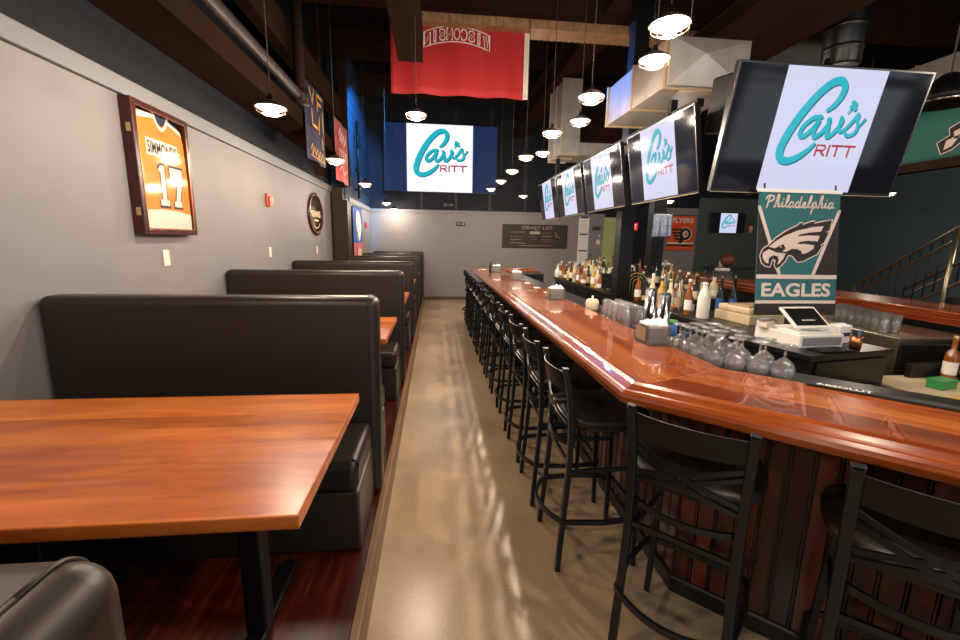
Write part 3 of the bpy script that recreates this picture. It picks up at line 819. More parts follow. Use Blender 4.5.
# source px frame: x 103..525 (top), 75..512 (bottom); y 78..655
def E(p):
    x, y = p; u = (x-(104-.05*(y-78)))/(421+.03*(y-78)); v = 1-(y-78-.03*(x-100))/570
    return (max(0, min(1, u))*BW, max(0, min(1, v))*BH)
def EP(L): return [E(p) for p in L]
a.poly([(0, .83*BH), (0, .255*BH), (.275*BW, .255*BH)], 'blackfab', 0)
a.poly([(BW, .82*BH), (BW, .255*BH), (.70*BW, .255*BH)], 'blackfab', 0)
a.stroke([(.008*BW, .86*BH), (.285*BW, .262*BH)], .026, 'silver', .0003, False)
a.stroke([(.992*BW, .84*BH), (.70*BW, .262*BH)], .026, 'silver', .0003, False)
a.rect(0, 0, BW, .245*BH, 'teal', .0006); a.rect(0, .225*BH, BW, .262*BH, 'silver', .0009); a.rect(0, 0, BW, .028*BH, 'silver', .0009)
a.text('EAGLES', BW/2, .062*BH, .125*BH, 'silver', .0012, w=.86*BW, bold=.03)
SIL = [(125, 365), (150, 350), (190, 312), (240, 280), (300, 252), (312, 240), (328, 240), (326, 250), (352, 240), (372, 233), (392, 232), (388, 243), (440, 232), (482, 224), (470, 278), (452, 285), (464, 296), (440, 343), (424, 350), (430, 362), (405, 400), (350, 425), (333, 434), (300, 438), (288, 422), (272, 405), (252, 402), (235, 432), (205, 463), (186, 470), (180, 450), (185, 428), (170, 420), (160, 440), (155, 460), (130, 455), (112, 437), (104, 405), (112, 383)]
a.stroke(EP(SIL), .016, 'silver', .0012, False, True)
a.poly(EP(SIL), 'blackfab', .0015)
a.poly(EP([(150, 358), (185, 330), (235, 302), (300, 277), (380, 260), (438, 256), (424, 284), (360, 288), (310, 298), (300, 306), (360, 303), (418, 306), (408, 334), (350, 330), (310, 336), (296, 346), (340, 346), (390, 354), (386, 372), (350, 394), (325, 398), (322, 384), (300, 372), (270, 370), (245, 384), (220, 384), (240, 366), (226, 352), (205, 356), (180, 366)]), 'silver', .0018)
a.poly(EP([(118, 388), (150, 370), (190, 388), (238, 394), (226, 420), (206, 444), (192, 452), (202, 428), (196, 408), (172, 402), (150, 416), (146, 444), (128, 436), (116, 412)]), 'silver', .0018)
a.poly(EP([(190, 362), (214, 350), (232, 346), (226, 360), (205, 372)]), 'blackfab', .0021)
a.ell(*E((212, 360)), .006, .006, 'silver', .0024, 10)
# flowing script, letters as pen strokes in a 0..1 box (x advance, strokes)
SCR = {'P': (.9, [[(.25, 0), (.42, .95)], [(.1, .7), (.3, .98), (.75, .95), (.78, .68), (.5, .5), (.33, .52)]]),
       'h': (.62, [[(0, .05), (.3, .5), (.4, 1), (.25, 1), (.12, .05)], [(.14, .25), (.32, .5), (.42, .38), (.38, .08), (.62, .12)]]),
       'i': (.36, [[(0, .1), (.16, .5), (.12, .1), (.36, .12)], [(.2, .72), (.21, .73)]]), 'l': (.38, [[(0, .1), (.28, .6), (.32, 1), (.2, .95), (.12, .15), (.38, .12)]]),
       'a': (.6, [[(.44, .45), (.22, .5), (.06, .22), (.18, .03), (.36, .2), (.46, .5), (.4, .1), (.6, .12)]]),
       'd': (.66, [[(.42, .45), (.2, .5), (.05, .22), (.18, .03), (.36, .2), (.56, 1), (.44, .1), (.66, .12)]]),
       'e': (.5, [[(0, .12), (.28, .28), (.3, .48), (.14, .45), (.08, .15), (.26, .03), (.5, .14)]]),
       'p': (.62, [[(0, .1), (.2, .5), (.08, -.45)], [(.17, .38), (.36, .52), (.46, .25), (.3, .03), (.15, .12), (.62, .14)]])}
adv = sum(SCR[c][0] for c in 'Philadelphia'); s = .86*BW/adv; x = .06*BW
for c in 'Philadelphia':
    for stt in SCR[c][1]: a.stroke([(x+px*s+.12*py*.085, .862*BH+py*.085) for px, py in stt], .011, 'silver', .0008)
    x += SCR[c][0]*s
a.build('emblem', t)

# red flag hung from the ceiling, seen from its back
t = thing('sports_flag', 'large red flag with mirrored white arched lettering hanging from the ceiling beam', 'flag', (-.53, 5.75, 3.375))
cloth('cloth', 'redfab', t, 1.66, .93, 0, 0, .028, 3.3, 48, 10)
MB().box(1.64, 1.70, -.004, .008, 0, .93).build('hem_band', 'whitefab', t)
for z in (.035, .895): MB().lathe([(.008, 0), (.014, 0), (.014, .004), (.008, .004)], (1.67, -.009, z), 10, axis=(0, 1, 0), cap=False).build('grommet', 'brass', t)
a = Art((0, -.034, 0), (1, 0, 0), (0, 0, 1))
cx = .80; n = 9; wd = 'WISCONSIN'
arch = lambda u, o: (cx+u*.40, (.645-.085*abs(u)**2+o))
top = [arch(-1+2*i/16, .125) for i in range(17)]; bot = [arch(1-2*i/16, -.045) for i in range(17)]
a.stroke(top+bot, .012, 'whitefab', .0005, False, True)
for i, ch in enumerate(wd[::-1]):
    u = -1+2*(i+.5)/n; px, py = arch(u, -.028); a.text(ch, px, py, .135, 'whitefab', .001, w=(.036 if ch == 'I' else .08), bold=.05, mirror=True)
    a.text(ch, px, py+.014, .107, 'redfab', .0014, w=(.014 if ch == 'I' else .056), bold=.02, mirror=True)
a.build('lettering', t)
mb = MB()
for x in (.02, .55, 1.1, 1.66): mb.tube([(x, 0, .93), (x, -.1, 1.02)], .003, 5)
mb.build('tie_cord', 'black', t)

def side_banner(name, label, x, y0, y1, z0, z1, m, cat='banner'):
    """flag lying parallel to the left wall: local +x runs away from the camera (world +Y), faces +X"""
    t = thing(name, label, cat, (x, y0, z0), PI/2)
    return t, y1-y0, z1-z0
# the wall at left is seen with +y to the right, face normal +X: rotate so local x = +Y, local -y = +X
t, w, h = side_banner('sports_flag', 'navy flag with broken gold lettering hanging above the left ledge', -1.49, 5.48, 6.33, 2.55, 3.42, 'navyfab')
cloth('cloth', 'navyfab', t, w, h, 0, 0, .02, 1.5, 20, 8)
a = Art((0, -.032, 0), (1, 0, 0), (0, 0, 1))
for pts in ([(.1, .78), (.2, .64), (.28, .80)], [(.42, .62), (.42, .80), (.66, .80)], [(.42, .71), (.6, .71)], [(.16, .56), (.18, .40), (.40, .40)], [(.46, .36), (.5, .56)], [(.66, .64), (.68, .38)], [(.6, .32), (.62, .20)]):
    a.stroke(pts, .035, 'gold', 0, False)
a.stroke([(.06, .10), (.14, .17), (.12, .05), (.22, .14), (.26, .06), (.34, .14), (.38, .05), (.48, .13), (.5, .05), (.6, .13), (.64, .05), (.74, .12)], .016, 'gold', 0)
a.stroke([(.06, .03), (.74, .03)], .010, 'gold', 0, False)
a.build('emblem', t)
MB().tube([(-.03, .0, h), (w+.03, .0, h)], .006, 6).build('hanging_rod', 'black', t)
t, w, h = side_banner('sports_flag', 'narrow red flag with white script hanging above the brown pilaster', -1.49, 6.98, 7.9, 2.50, 3.40, 'redfab')
cloth('cloth', 'redfab', t, w, h, 0, 0, .02, 1.5, 20, 8)
a = Art((0, -.032, 0), (1, 0, 0), (0, 0, 1))
a.stroke([(.12, .66), (.25, .78), (.2, .58), (.36, .74), (.34, .58), (.5, .72), (.52, .58), (.66, .70)], .03, 'whitefab', 0)
for i in range(4): a.stroke([(.14+.15*i, .30), (.14+.15*i, .46), (.24+.15*i, .46), (.24+.15*i, .32)], .025, 'whitefab', 0, False)
a.stroke([(.12, .14), (.3, .22), (.45, .12), (.65, .2)], .02, 'whitefab', 0)
a.build('emblem', t)
MB().tube([(-.03, .0, h), (w+.03, .0, h)], .006, 6).build('hanging_rod', 'black', t)
t, w, h = side_banner('team_banner', 'blue and red banner with white emblem on the wall beside the brown pilaster', -1.60, 8.83, 9.85, 1.16, 2.25, 'bluefab')
cloth('cloth', 'bluefab', t, w, h, 0, 0, .008, 1.5, 20, 12, mats=['bluefab', 'whitefab', 'redfab'], colf=lambda u, v: 2 if v < .3 else (1 if v < .36 else 0))
a = Art((0, -.02, 0), (1, 0, 0), (0, 0, 1))
a.poly([(.2, .92), (.4, 1.02), (.62, .95), (.78, .75), (.7, .55), (.52, .43), (.42, .5), (.3, .62), (.22, .78)], 'whitefab', 0)
a.stroke([(.3, .7), (.45, .78), (.6, .66), (.5, .56)], .03, 'bluefab', .001); a.stroke([(.5, .9), (.58, .8)], .05, 'redfab', .001, False)
a.stroke([(.14, .86), (.2, .6), (.42, .42), (.68, .48), (.86, .72)], .02, 'whitefab', 0)
a.stroke([(.34, .07), (.36, .25), (.42, .1), (.5, .26), (.56, .12), (.62, .24), (.68, .08)], .035, 'whitefab', 0)
a.build('emblem', t)
MB().tube([(-.03, .0, h), (w+.03, .0, h)], .006, 6).build('hanging_rod', 'black', t)

# orange banner on the grey pilaster at the back
t = thing('team_banner', 'orange banner with black winged emblem on the grey wall section at the back', 'banner', (6.48, 11.60, 1.44))
MB().box(0, .80, 0, .006, 0, .95).build('cloth', 'orangefab', t)
MB().tube([(-.03, .0, .955), (.83, .0, .955)], .01, 8).build('hanging_rod', 'black', t)
a = Art((0, -.001, 0), (1, 0, 0), (0, 0, 1))
a.text('FLYERS', .42, .76, .13, 'whitefab', .001, w=.62, bold=.02)
a.rect(.0, .11, .8, .17, 'blackfab', .0005); a.rect(0, .17, .8, .22, 'whitefab', .0005)
a.ell(.52, .45, .2, .19, 'whitefab', .001); a.ell(.52, .45, .175, .17, 'blackfab', .0015); a.ell(.535, .45, .085, .095, 'whitefab', .002); a.ell(.545, .45, .05, .055, 'orangefab', .0025)
for k in range(4):
    yb = .60-.085*k; a.poly([(.08+.045*k, yb), (.1+.045*k, yb-.06), (.45, yb-.06), (.45, yb)], 'blackfab', .0017)
a.poly([(.32, .2), (.44, .2), (.54, .34), (.44, .38)], 'blackfab', .0017)
a.build('emblem', t)

# long green banner along the beam at upper right
t = thing('team_banner', 'long green banner with pale wing shapes hung along the upper right beam', 'banner', (6.0, 6.2, 2.66), -PI/2)
cloth('cloth', 'tealb', t, 2.9, .62, 0, 0, .015, 3, 36, 8)
a = Art((0, -.03, 0), (1, 0, 0), (0, 0, 1))
for x in (.55, 1.45):
    a = Art((0, -.03, 0), (1, 0, 0), (0, 0, 1))
    W_ = [(x, .05), (x+.1, .08), (x+.34, .28), (x+.46, .54), (x+.22, .46), (x+.2, .40), (x+.04, .32), (x+.06, .24), (x-.06, .18)]
    a.stroke(W_, .025, 'silver', 0, False, True); a.poly(W_, 'blackfab', .001)
    for k in range(3): a.poly([(x+.02+.09*k, .09+.1*k), (x+.10+.09*k, .12+.1*k), (x+.17+.09*k, .24+.1*k), (x+.03+.06*k, .19+.09*k)], 'silver', .002)
    a.build('wing_emblem', t)
struct(MB().box(5.98, 6.12, YN, 8.0, 2.55, 2.655).build('beam_right', 'beam'))

# ------------------------------------------------------------------ left wall pieces
t = thing('jersey_frame', 'deep mahogany frame holding an orange numbered hockey jersey on the left wall', 'picture frame', (XW+.0005, 3.036, 1.607), PI/2)
w, h, dp = .622, .838, .07
fr = MB().box(0, .035, -dp, 0, 0, h).box(w-.035, w, -dp, 0, 0, h).box(.035, w-.035, -dp, 0, 0, .035).box(.035, w-.035, -dp, 0, h-.035, h)
fr.build('frame', 'mahog', t, bevel=.004)
MB().box(.035, w-.035, -.012, -.001, .035, h-.035).build('backing', 'seam', t)
mb = MB()
for q in ((.035, .04, .035, h-.035), (w-.04, w-.035, .035, h-.035)): mb.box(q[0], q[1], -dp-.002, -dp+.004, q[2], q[3])
mb.box(.035, w-.035, -dp-.002, -dp+.004, .035, .04).box(.035, w-.035, -dp-.002, -dp+.004, h-.04, h-.035)
mb.build('inner_moulding', 'copper', t)
for z in (.12, .63): MB().box(-.004, -.0005, -.055, -.03, z, z+.05).build('hinge', 'brass', t)
JW = [(.05, .04), (w-.05, .04), (w-.045, .40), (w-.06, .67), (w-.09, .745), (.385, .785), (.335, .735), (.28, .74), (.235, .79), (.07, .78), (.045, .68), (.05, .3)]
J = MB(); J.prism([(x, z) for x, z in JW], 0, .012)
for v in J.bm.verts: v.co = Vector((v.co.x, -.056+v.co.z, v.co.y))
jo = J.build('jersey', 'jersey', t, bevel=.003)
a = Art((0, -.0568, 0), (1, 0, 0), (0, 0, 1))
a.poly([(.052, .042), (w-.052, .042), (w-.05, .150), (.40, .168), (.22, .172), (.052, .158)], 'jerseyw', 0)
a.poly([(.07, .779), (.235, .789), (.25, .77), (.06, .735)], 'jerseyw', 0); a.poly([(w-.09, .744), (.385, .784), (.37, .765), (w-.072, .71)], 'jerseyw', 0)
a.stroke([(.232, .795), (.265, .735), (.31, .708), (.352, .732), (.386, .785)], .022, 'jerseyw', .001)
a.poly([(.245, .79), (.27, .745), (.31, .724), (.345, .745), (.372, .785)], 'navyfab', .0006)
a.text('TEAM', .29, .668, .014, 'navyfab', .001, w=.06)
a.rect(.125, .52, .475, .63, 'jerseyw', .0006); a.text('SIMMONDS', .30, .535, .08, 'inkd', .0012, w=.325, bold=.02)
for q, m, dd in ((.0, 'inkd', .0006), (1, 'jerseyw', .0012)):
    g = .0 if q else .013
    T = lambda L: [(.055+(x-.035)*.93, .18+(y-.2)*1.28) for x, y in L]
    a.poly(T([(.215-g, .40+g), (.245, .425+g), (.29+g, .425+g), (.29+g, .245), (.32+g, .245), (.32+g, .215-g), (.21-g, .215-g), (.21-g, .245), (.24-g, .245), (.24-g, .385)]), m, dd)
    a.poly(T([(.355-g, .425+g), (.515+g, .425+g), (.515+g, .385), (.46+g, .245), (.48+g, .245), (.48+g, .215-g), (.38-g, .215-g), (.38-g, .245), (.405-g, .245), (.455-g, .375), (.395+g, .375), (.395+g, .35-g), (.355-g, .35-g)]), m, dd)
a.build('lettering', jo)
MB().box(.036, w-.036, -dp+.006, -dp+.008, .036, h-.036).build('glass_pane', 'pane', t)

def wplate(label, y, z, h=.115, name='outlet_plate', w=.075):
    t = thing(name, label, 'outlet', (XW+.0005, y, z), PI/2)
    MB().box(-w/2, w/2, -.006, 0, -h/2, h/2).build('cover', 'plate', t, bevel=.002)
    for s in (-1, 1): MB().box(-.016, .016, -.008, -.0062, s*.026-.016, s*.026+.016).build('socket', 'white', t)
    return t
wplate('ivory outlet plate on the left wall just below the framed jersey', 3.336, 1.441)
wplate('ivory outlet plate on the left wall below the red alarm', 5.325, 1.431)
wplate('small ivory outlet plate on the left wall below the oval mirror', 7.37, 1.41)
def alarm(label, loc, rz, s=1):
    t = thing('fire_alarm', label, 'alarm', loc, rz)
    MB().box(-.06*s, .06*s, -.03, 0, -.075*s, .075*s).build('housing', 'red', t, bevel=.012, seg=3)
    MB().box(-.03*s, .03*s, -.055, -.031, -.02*s, .055*s).build('strobe_lens', 'plate', t, bevel=.006) if s > 1 else MB().box(-.045, .045, -.05, -.031, -.06, .04).build('pull_handle', 'red', t, bevel=.008)
    MB().box(-.022*s, .022*s, -.034, -.0305, -.068*s, -.03*s).build('face_mark', 'whitefab', t)
    return t
alarm('red fire alarm box on the left wall between jersey frame and oval mirror', (XW+.0005, 5.347, 2.024), PI/2)
alarm('small red fire alarm box far along the left wall, past the pilaster', (XF+.0005, 10.79, 1.934), PI/2)
alarm('red fire alarm on the dark green back wall, right of the distant screen', (8.99, YB-.0005, 2.07), 0, 1.3)
# oval pub mirror
t = thing('oval_mirror', 'dark oval framed pub mirror with gold lettering on the left wall', 'mirror', (XW+.0005, 7.365, 1.985), PI/2)
for nm, m, r0, r1, d0, d1 in (('frame', 'mahog', 1, .84, 0, -.035), ('mirror_glass', 'mirror', .845, 0, 0, -.018)):
    mb = MB(); n = 40; rx, rz_ = .44, .335
    pt = lambda r, d: [mb.bm.verts.new((rx*r*math.cos(2*PI*i/n), d, rz_*r*math.sin(2*PI*i/n))) for i in range(n)]
    if r1:
        R = [pt(r0, 0), pt(r0, d1*.7), pt((r0+r1)/2, d1), pt(r1, d1*.7), pt(r1, 0)]
        for A_, B_ in zip(R, R[1:]+R[:1]):
            for i in range(n): f = mb.bm.faces.new((A_[i], A_[(i+1) % n], B_[(i+1) % n], B_[i])); f.smooth = True
    else:
        R = [pt(r0, -.004), pt(r0, d1)]; mb.bm.faces.new(R[0]); mb.bm.faces.new(R[1][::-1])
        for i in range(n): mb.bm.faces.new((R[0][i], R[0][(i+1) % n], R[1][(i+1) % n], R[1][i]))
    mb.build(nm, m, t)
a = Art((0, -.019, 0), (1, 0, 0), (0, 0, 1)); a.text('GUINNESS', 0, -.05, .10, 'mirrgold', 0, w=.50, bold=.02)
a.rect(-.12, -.115, .12, -.085, 'mirrgold', 0); a.stroke([(-.2, -.14), (-.12, -.2), (0, -.22), (.12, -.2), (.2, -.14)], .012, 'mirrgold', 0)
a.build('lettering', t)

# ------------------------------------------------------------------ back wall pieces
t = thing('chalkboard_menu', 'long dark chalkboard menu with chalk lettering on the back wall', 'chalkboard', (1.83, YB-.0005, 1.452))
w, h = 1.76, .59
MB().box(0, w, -.02, 0, 0, h).build('board', 'chalk', t)
mb = MB().box(-.02, 0, -.026, 0, -.02, h+.02).box(w, w+.02, -.026, 0, -.02, h+.02).box(0, w, -.026, 0, -.02, 0).box(0, w, -.026, 0, h, h+.02)
mb.build('frame', 'pilaster', t)
a = Art((0, -.0206, 0), (1, 0, 0), (0, 0, 1))
a.text('DRAFT LIST', .95, .49, .075, 'chalkw', 0, w=.85)
random.seed(3)
def scrib(x, y, w_, m, hh=.035):
    pts = []; n = int(w_/.022)
    for i in range(n): pts.append((x+w_*i/n, y+random.uniform(0, hh)))
    a.stroke(pts, .009, m, 0, False)
for x, y, w_, m in ((.2, .39, .42, 'chalkw'), (.2, .27, .33, 'chalkp'), (.2, .19, .3, 'chalkw'), (.2, .09, .46, 'chalkw'), (.75, .2, .22, 'chalkp'), (.73, .27, .24, 'chalkp'), (1.08, .38, .28, 'chalkg'), (1.08, .28, .28, 'chalkw'), (1.06, .15, .36, 'chalkg'), (1.06, .2, .28, 'chalkp')):
    scrib(x, y, w_, m)
a.rect(.74, .36, 1.02, .43, 'chalkw', 0); a.stroke([(.45, .045), (1.35, .05)], .008, 'chalkw', 0, False); a.stroke([(1.42, .42), (1.5, .36), (1.44, .32), (1.58, .28)], .02, 'chalkp', 0)
a.stroke([(.86, .56), (.9, .46), (.92, .5), (.94, .43)], .01, 'chalkw', 0)
a.build('chalk_writing', t)
t = thing('menu_poster', 'tall strip of three white printed sheets taped on the back wall', 'poster', (3.93, YB-.0005, .98))
for k in range(3):
    z = .9-.45*k+.02
    s_ = MB().box(0, .29, -.003, 0, z-.02, z+.42).build('sheet', 'paper', t)
    a = Art((0, -.0036, z-.02), (1, 0, 0), (0, 0, 1)); a.rect(.03, .38, .26, .42, 'inkd', 0)
    for j in range(11): a.rect(.03+.02*(j % 2), .03+.03*j, .26-.05*(j % 3), .035+.03*j, 'ink', 0)
    a.build('print', s_)
def wallbox(name, label, cat, x, z, w, h, m, d=.06):
    t = thing(name, label, cat, (x, YB-.0005, z))
    MB().box(-w/2, w/2, -d, 0, -h/2, h/2).build('housing', m, t, bevel=.008)
    for s in (-1, 1): MB().lathe([(0, -.02), (.03, -.015), (.035, 0)], (s*w*.25, -d-.001, 0), 14, axis=(0, -1, 0)).build('lamp_head', 'steeld', t)
    return t
wallbox('emergency_light', 'small dark emergency light box left of the chalkboard on the back wall', 'emergency light', .68, 2.04, .22, .1, 'pilaster')
wallbox('emergency_light', 'small dark emergency light box right of the paper menu strip', 'emergency light', 4.42, 2.0, .2, .1, 'pilaster')
wallbox('emergency_light', 'dark lamp box on the black upper back wall below the projected picture', 'emergency light', .35, 2.52, .3, .09, 'seam')
for x, z, l, m in ((4.52, 1.80, 'small grey switch plate high at the green wall edge', 'ink'), (4.50, 1.63, 'small lit thermostat with white face below the grey switch plate', 'plate')):
    t = thing('switch_plate', l, 'switch', (x, YB-.0005, z)); MB().box(-.05, .05, -.012, 0, -.06, .06).build('cover', m, t, bevel=.003); MB().box(-.015, .015, -.02, -.0125, -.025, .025).build('toggle', 'white', t)
t = thing('outlet_plate', 'white outlet plate low on the dark green back wall', 'outlet', (8.22, YB-.0005, 1.07)); MB().box(-.06, .06, -.012, 0, -.1, .1).build('cover', 'plate', t, bevel=.003); MB().box(-.025, .025, -.016, -.0125, -.05, .05).build('socket', 'white', t)
t = thing('exit_sign', 'red lit exit sign in the dark passage at the back', 'sign', (5.27, YB-.1, 1.97))
MB().box(0, .30, 0, .07, 0, .2).build('housing', 'exit', t)
a = Art((0, -.001, 0), (1, 0, 0), (0, 0, 1)); a.text('EXIT', .15, .04, .12, 'exitw', 0, w=.22, bold=.02); a.build('lettering', t)
MB().box(.13, .17, .07, .0995, .08, .14).build('bracket', 'blackp', t)

# ------------------------------------------------------------------ island back counter, posts
t = thing('back_counter', 'black back-bar counter with dark top carrying the liquor bottles', 'counter', (2.38, 3.3, 0))
MB().box(.03, .70, .03, 5.1, 0, .875).build('cabinet', 'blackl', t)
MB().box(0, .72, 0, 5.13, .8755, .92).build('worktop', 'steeld', t, bevel=.004)
for k in range(8):
    d = MB().box(.016, .0295, .06+.62*k, .06+.62*k+.58, .1, .84).build('door', 'blackp', t, bevel=.003); MB().box(.004, .0155, .5+.62*k, .52+.62*k, .5, .7).build('handle', 'chrome', d)
for nm, z, x in (('riser', .02, .30), ('riser', .08, .50)):
    MB().box(x, x+.19, .9, 5.0, .9205, .9205+z+.04).build('riser', 'blackl', t)
def post(label, x, y, w):
    t = thing('support_post', label, 'post', (x, y, 0)); MB().box(-w/2, w/2, -w/2, w/2, 0.012, 5.19).build('shaft', 'blackp', t, bevel=.006)
    MB().box(-w/2-.04, w/2+.04, -w/2-.04, w/2+.04, 0, .0115).build('base_plate', 'black', t)
    return t
post('dark square post rising between the tilted screens behind the bar', 2.26, 5.02, .165)
p2 = post('dark square post farther back, with a foil sheet hung on it', 3.33, 6.3, .19)
t = thing('foil_bag', 'crumpled silvery sheet hanging on the far dark post', 'bag', (3.42, 6.195, 1.92))
cloth('sheet', 'foil', t, .30, .37, -.15, 0, .006, 2.5, 20, 10); t.location = (3.36, 6.185, 1.69)
# arched black display in front of the post
t = thing('arched_display', 'black arched display rack with gold arches on the back counter', 'display', (2.53, 5.2, .9205))
def archpts(r, n=16, hh=.2): return [(-r, 0)] + [(r*math.cos(PI-PI*i/n), hh+r*math.sin(PI-PI*i/n)) for i in range(n+1)] + [(r, 0)]
mb = MB(); mb.prism(archpts(.14), -.05, .05)
for v in mb.bm.verts: v.co = Vector((v.co.x, v.co.z, v.co.y))
mb.build('body', 'blackp', t)
for r in (.128, .09, .05): MB().tube([(x, -.053, z) for x, z in archpts(r, 16, .19)], .007, 6).build('arch_trim', 'brass', t)
# black flat box facing the bar, near the arch
t = thing('order_screen', 'small black order screen on the near edge of the back counter', 'monitor', (2.46, 5.72, .9205), -.5)
MB().box(-.15, .15, -.015, .015, .06, .27).build('panel', 'blackp', t, bevel=.005); MB().box(-.07, .07, -.05, .05, 0, .012).build('foot', 'blackp', t); MB().box(-.02, .02, -.012, .012, .0125, .06).build('neck', 'blackp', t)

# ------------------------------------------------------------------ bottles
BOT = {
    'amber': ('8a4a16', 'b0762e'), 'dark': ('1a1512', '2a2320'), 'clear': ('cfd2cc', 'e6e4de'), 'green': ('3a5a34', '6a8a52'), 'golden': ('c09a3c', 'd8b860'), 'blue': ('2a50a4', '4a78c8'), 'red': ('8c2018', 'b03828'), 'cream': ('cfc0a0', 'e2d6be')}
BM = {}
for k, (c1, c2) in BOT.items():
    BM[k] = glassmat(k + '_bottle_glass') if k == 'clear' else mat(k + '_bottle_glass', c1, .12, spec=.7, alpha=.93)
SHAPES = {
    'round': [(0, 0), (.036, 0), (.038, .008), (.038, .17), (.03, .205), (.015, .225), (.014, .29), (0, .29)],
    'tall': [(0, 0), (.033, 0), (.035, .008), (.035, .19), (.022, .235), (.014, .26), (.013, .325), (0, .325)],
    'squat': [(0, 0), (.044, 0), (.047, .01), (.047, .11), (.036, .15), (.018, .175), (.017, .225), (0, .225)]}
LABC = ['paper', 'cream', 'paper', 'creamd', 'inkd', 'cream']
PB = {}
def bottle(kind, shape, lab, cap, loc, label, group):
    key = (kind, shape, lab, cap)
    if key in PB:
        r, tr = PB[key]; o = dup(r, loc, random.uniform(0, 6), label, tr); o['group'] = group; return o
    t = thing('liquor_bottle', label, 'bottle', loc, 0, group)
    pr = SHAPES[shape]; n = 14
    MB().lathe(pr, n=n).build('glass_body', BM[kind], t)
    R = pr[2][0]; z1 = pr[3][1]
    MB().lathe([(R+.0006, z1*.28), (R+.0006, z1*.8)], n=n, cap=False).build('paper_label', lab, t)
    zt = pr[-1][1]; MB().lathe([(0, zt+.0005), (.0155, zt+.0005), (.0155, zt+.028), (0, zt+.03)], n=10).build('cap', cap, t)
    PB[key] = (t, tree_of(t)); return t
random.seed(21)
ROWS = [('front', .075, .9205, 0), ('middle', .40, .981, 1), ('back', .60, 1.041, 2)]
kinds = ['amber', 'clear', 'dark', 'golden', 'cream', 'clear', 'amber', 'clear', 'dark', 'clear', 'cream', 'green']
for rn, dx, z, ri in ROWS:
    i = 0; y = 3.9 if ri == 0 else 4.28
    while y < 8.25 and i < 24:
        blocked = (ri == 0 and (5.0 < y < 5.95)) or (2.26-.15 < 2.38+dx < 2.26+.14 and abs(y-5.02) < .14) or (abs(2.38+dx-2.56) < .24 and abs(y-5.25) < .13)
        if not blocked:
            k = kinds[(i*5+ri*7+random.randrange(3)) % len(kinds)]
            bottle(k, random.choice(list(SHAPES)), LABC[(i*3+ri) % 6], random.choice(['inkd', 'inkd', 'creamd', 'paper']), (2.38+dx+random.uniform(-.012, .012), y, z),
                   f'{k} bottle, {ORD[i]} of the {rn} bottle row on the back counter', 'bottles on the back counter'); i += 1
        y += .165 + random.uniform(0, .015)
# extra pale bottles on the second front line
i = 0; y = 4.0
while y < 8.2 and i < 24:
    if not (4.85 < y < 5.98):
        k = ['clear', 'cream', 'golden', 'amber'][i % 4]
        bottle(k, ['squat', 'round'][i % 2], LABC[i % 3], 'paper', (2.38+.19, y+.05, .9205), f'{k} bottle, {ORD[i]} of the second bottle row behind the front bottles', 'bottles on the back counter'); i += 1
    y += .19
# the white jug and two blue pourers
t = thing('juice_jug', 'tall white plastic jug at the near end of the liquor bottles', 'jug', (2.50, 3.72, .9205))
MB().lathe([(0, 0), (.052, 0), (.055, .01), (.055, .2), (.04, .25), (.022, .285), (.02, .31), (0, .31)], n=20).build('jug_body', 'white', t)
MB().lathe([(0, .3105), (.022, .3105), (.022, .335), (0, .335)], n=12).build('cap', 'paper', t)
for i, (x, y) in enumerate(((2.90, 4.06), (3.00, 4.0))):
    t = thing('pour_bottle', ['left', 'right'][i] + ' of two blue-necked pour bottles behind the white jug', 'bottle', (x, y, .9205))
    MB().lathe([(0, 0), (.034, 0), (.036, .01), (.036, .17), (.018, .24), (.014, .3405)], n=14).build('glass_body', BM['dark'], t)
    MB().lathe([(.0367, .03), (.0367, .15)], n=14, cap=False).build('paper_label', 'bluep', t)
    MB().lathe([(0, .3405), (.012, .3405), (.006, .40), (0, .40)], n=8).build('pourer', 'chrome', t)

# cream printer stack at the near end of the back counter
t = thing('receipt_printer', 'cream stacked printer and drawer on the near end of the back counter', 'printer', (2.72, 3.36, .9205), .08)
MB().box(-.03, .33, .0, .42, 0, .085).build('drawer_box', 'cream', t, bevel=.006)
MB().box(.06, .24, -.006, -.0005, .035, .045).build('drawer_slot', 'inkd', t)
MB().box(-.02, .31, .02, .40, .0855, .145).build('printer_body', 'cream', t, bevel=.02, seg=3)
MB().box(.0, .29, .05, .3, .1455, .158).build('lid', 'creamd', t, bevel=.004)

# ------------------------------------------------------------------ register stand
RS = .20
t = thing('register_stand', 'black laminate stand under the register beside the eagle banner', 'cabinet', (2.26, 2.27, 0), RS)
MB().box(.02, .72, .02, .80, 0, .915).build('cabinet', 'blackl', t)
MB().box(0, .74, 0, .82, .9155, .95).build('worktop', 'blackl', t, bevel=.003)
d = MB().box(.06, .68, .004, .0195, .74, .9).build('drawer', 'blackl', t, bevel=.003); 
d = MB().box(.06, .68, .004, .0195, .08, .72).build('door', 'blackl', t, bevel=.003)
MB().box(.3, .44, -.008, .0035, .66, .68).build('handle', 'steeld', d)
Rm = Matrix.Rotation(RS, 3, 'Z')
def rs(x, y, z): v = Rm @ Vector((x, y, 0)); return (2.26+v.x, 2.27+v.y, z)
t = thing('cash_drawer', 'white cash drawer lying on the black register stand', 'cash drawer', rs(.12, .17, .9505), RS*.4)
MB().box(0, .34, 0, .36, 0, .085).build('box', 'white', t, bevel=.004); MB().box(.02, .32, -.006, -.0005, .015, .07).build('drawer_front', 'ink', t, bevel=.003)
t = thing('register_tablet', 'white framed tablet register tilted on its stand atop the cash drawer', 'tablet', rs(.27, .22, 1.036), .06)
MB().box(-.11, .11, -.03, .15, 0, .012).build('foot', 'white', t, bevel=.004)
tl_ = Matrix.Rotation(math.radians(-52), 4, 'X')
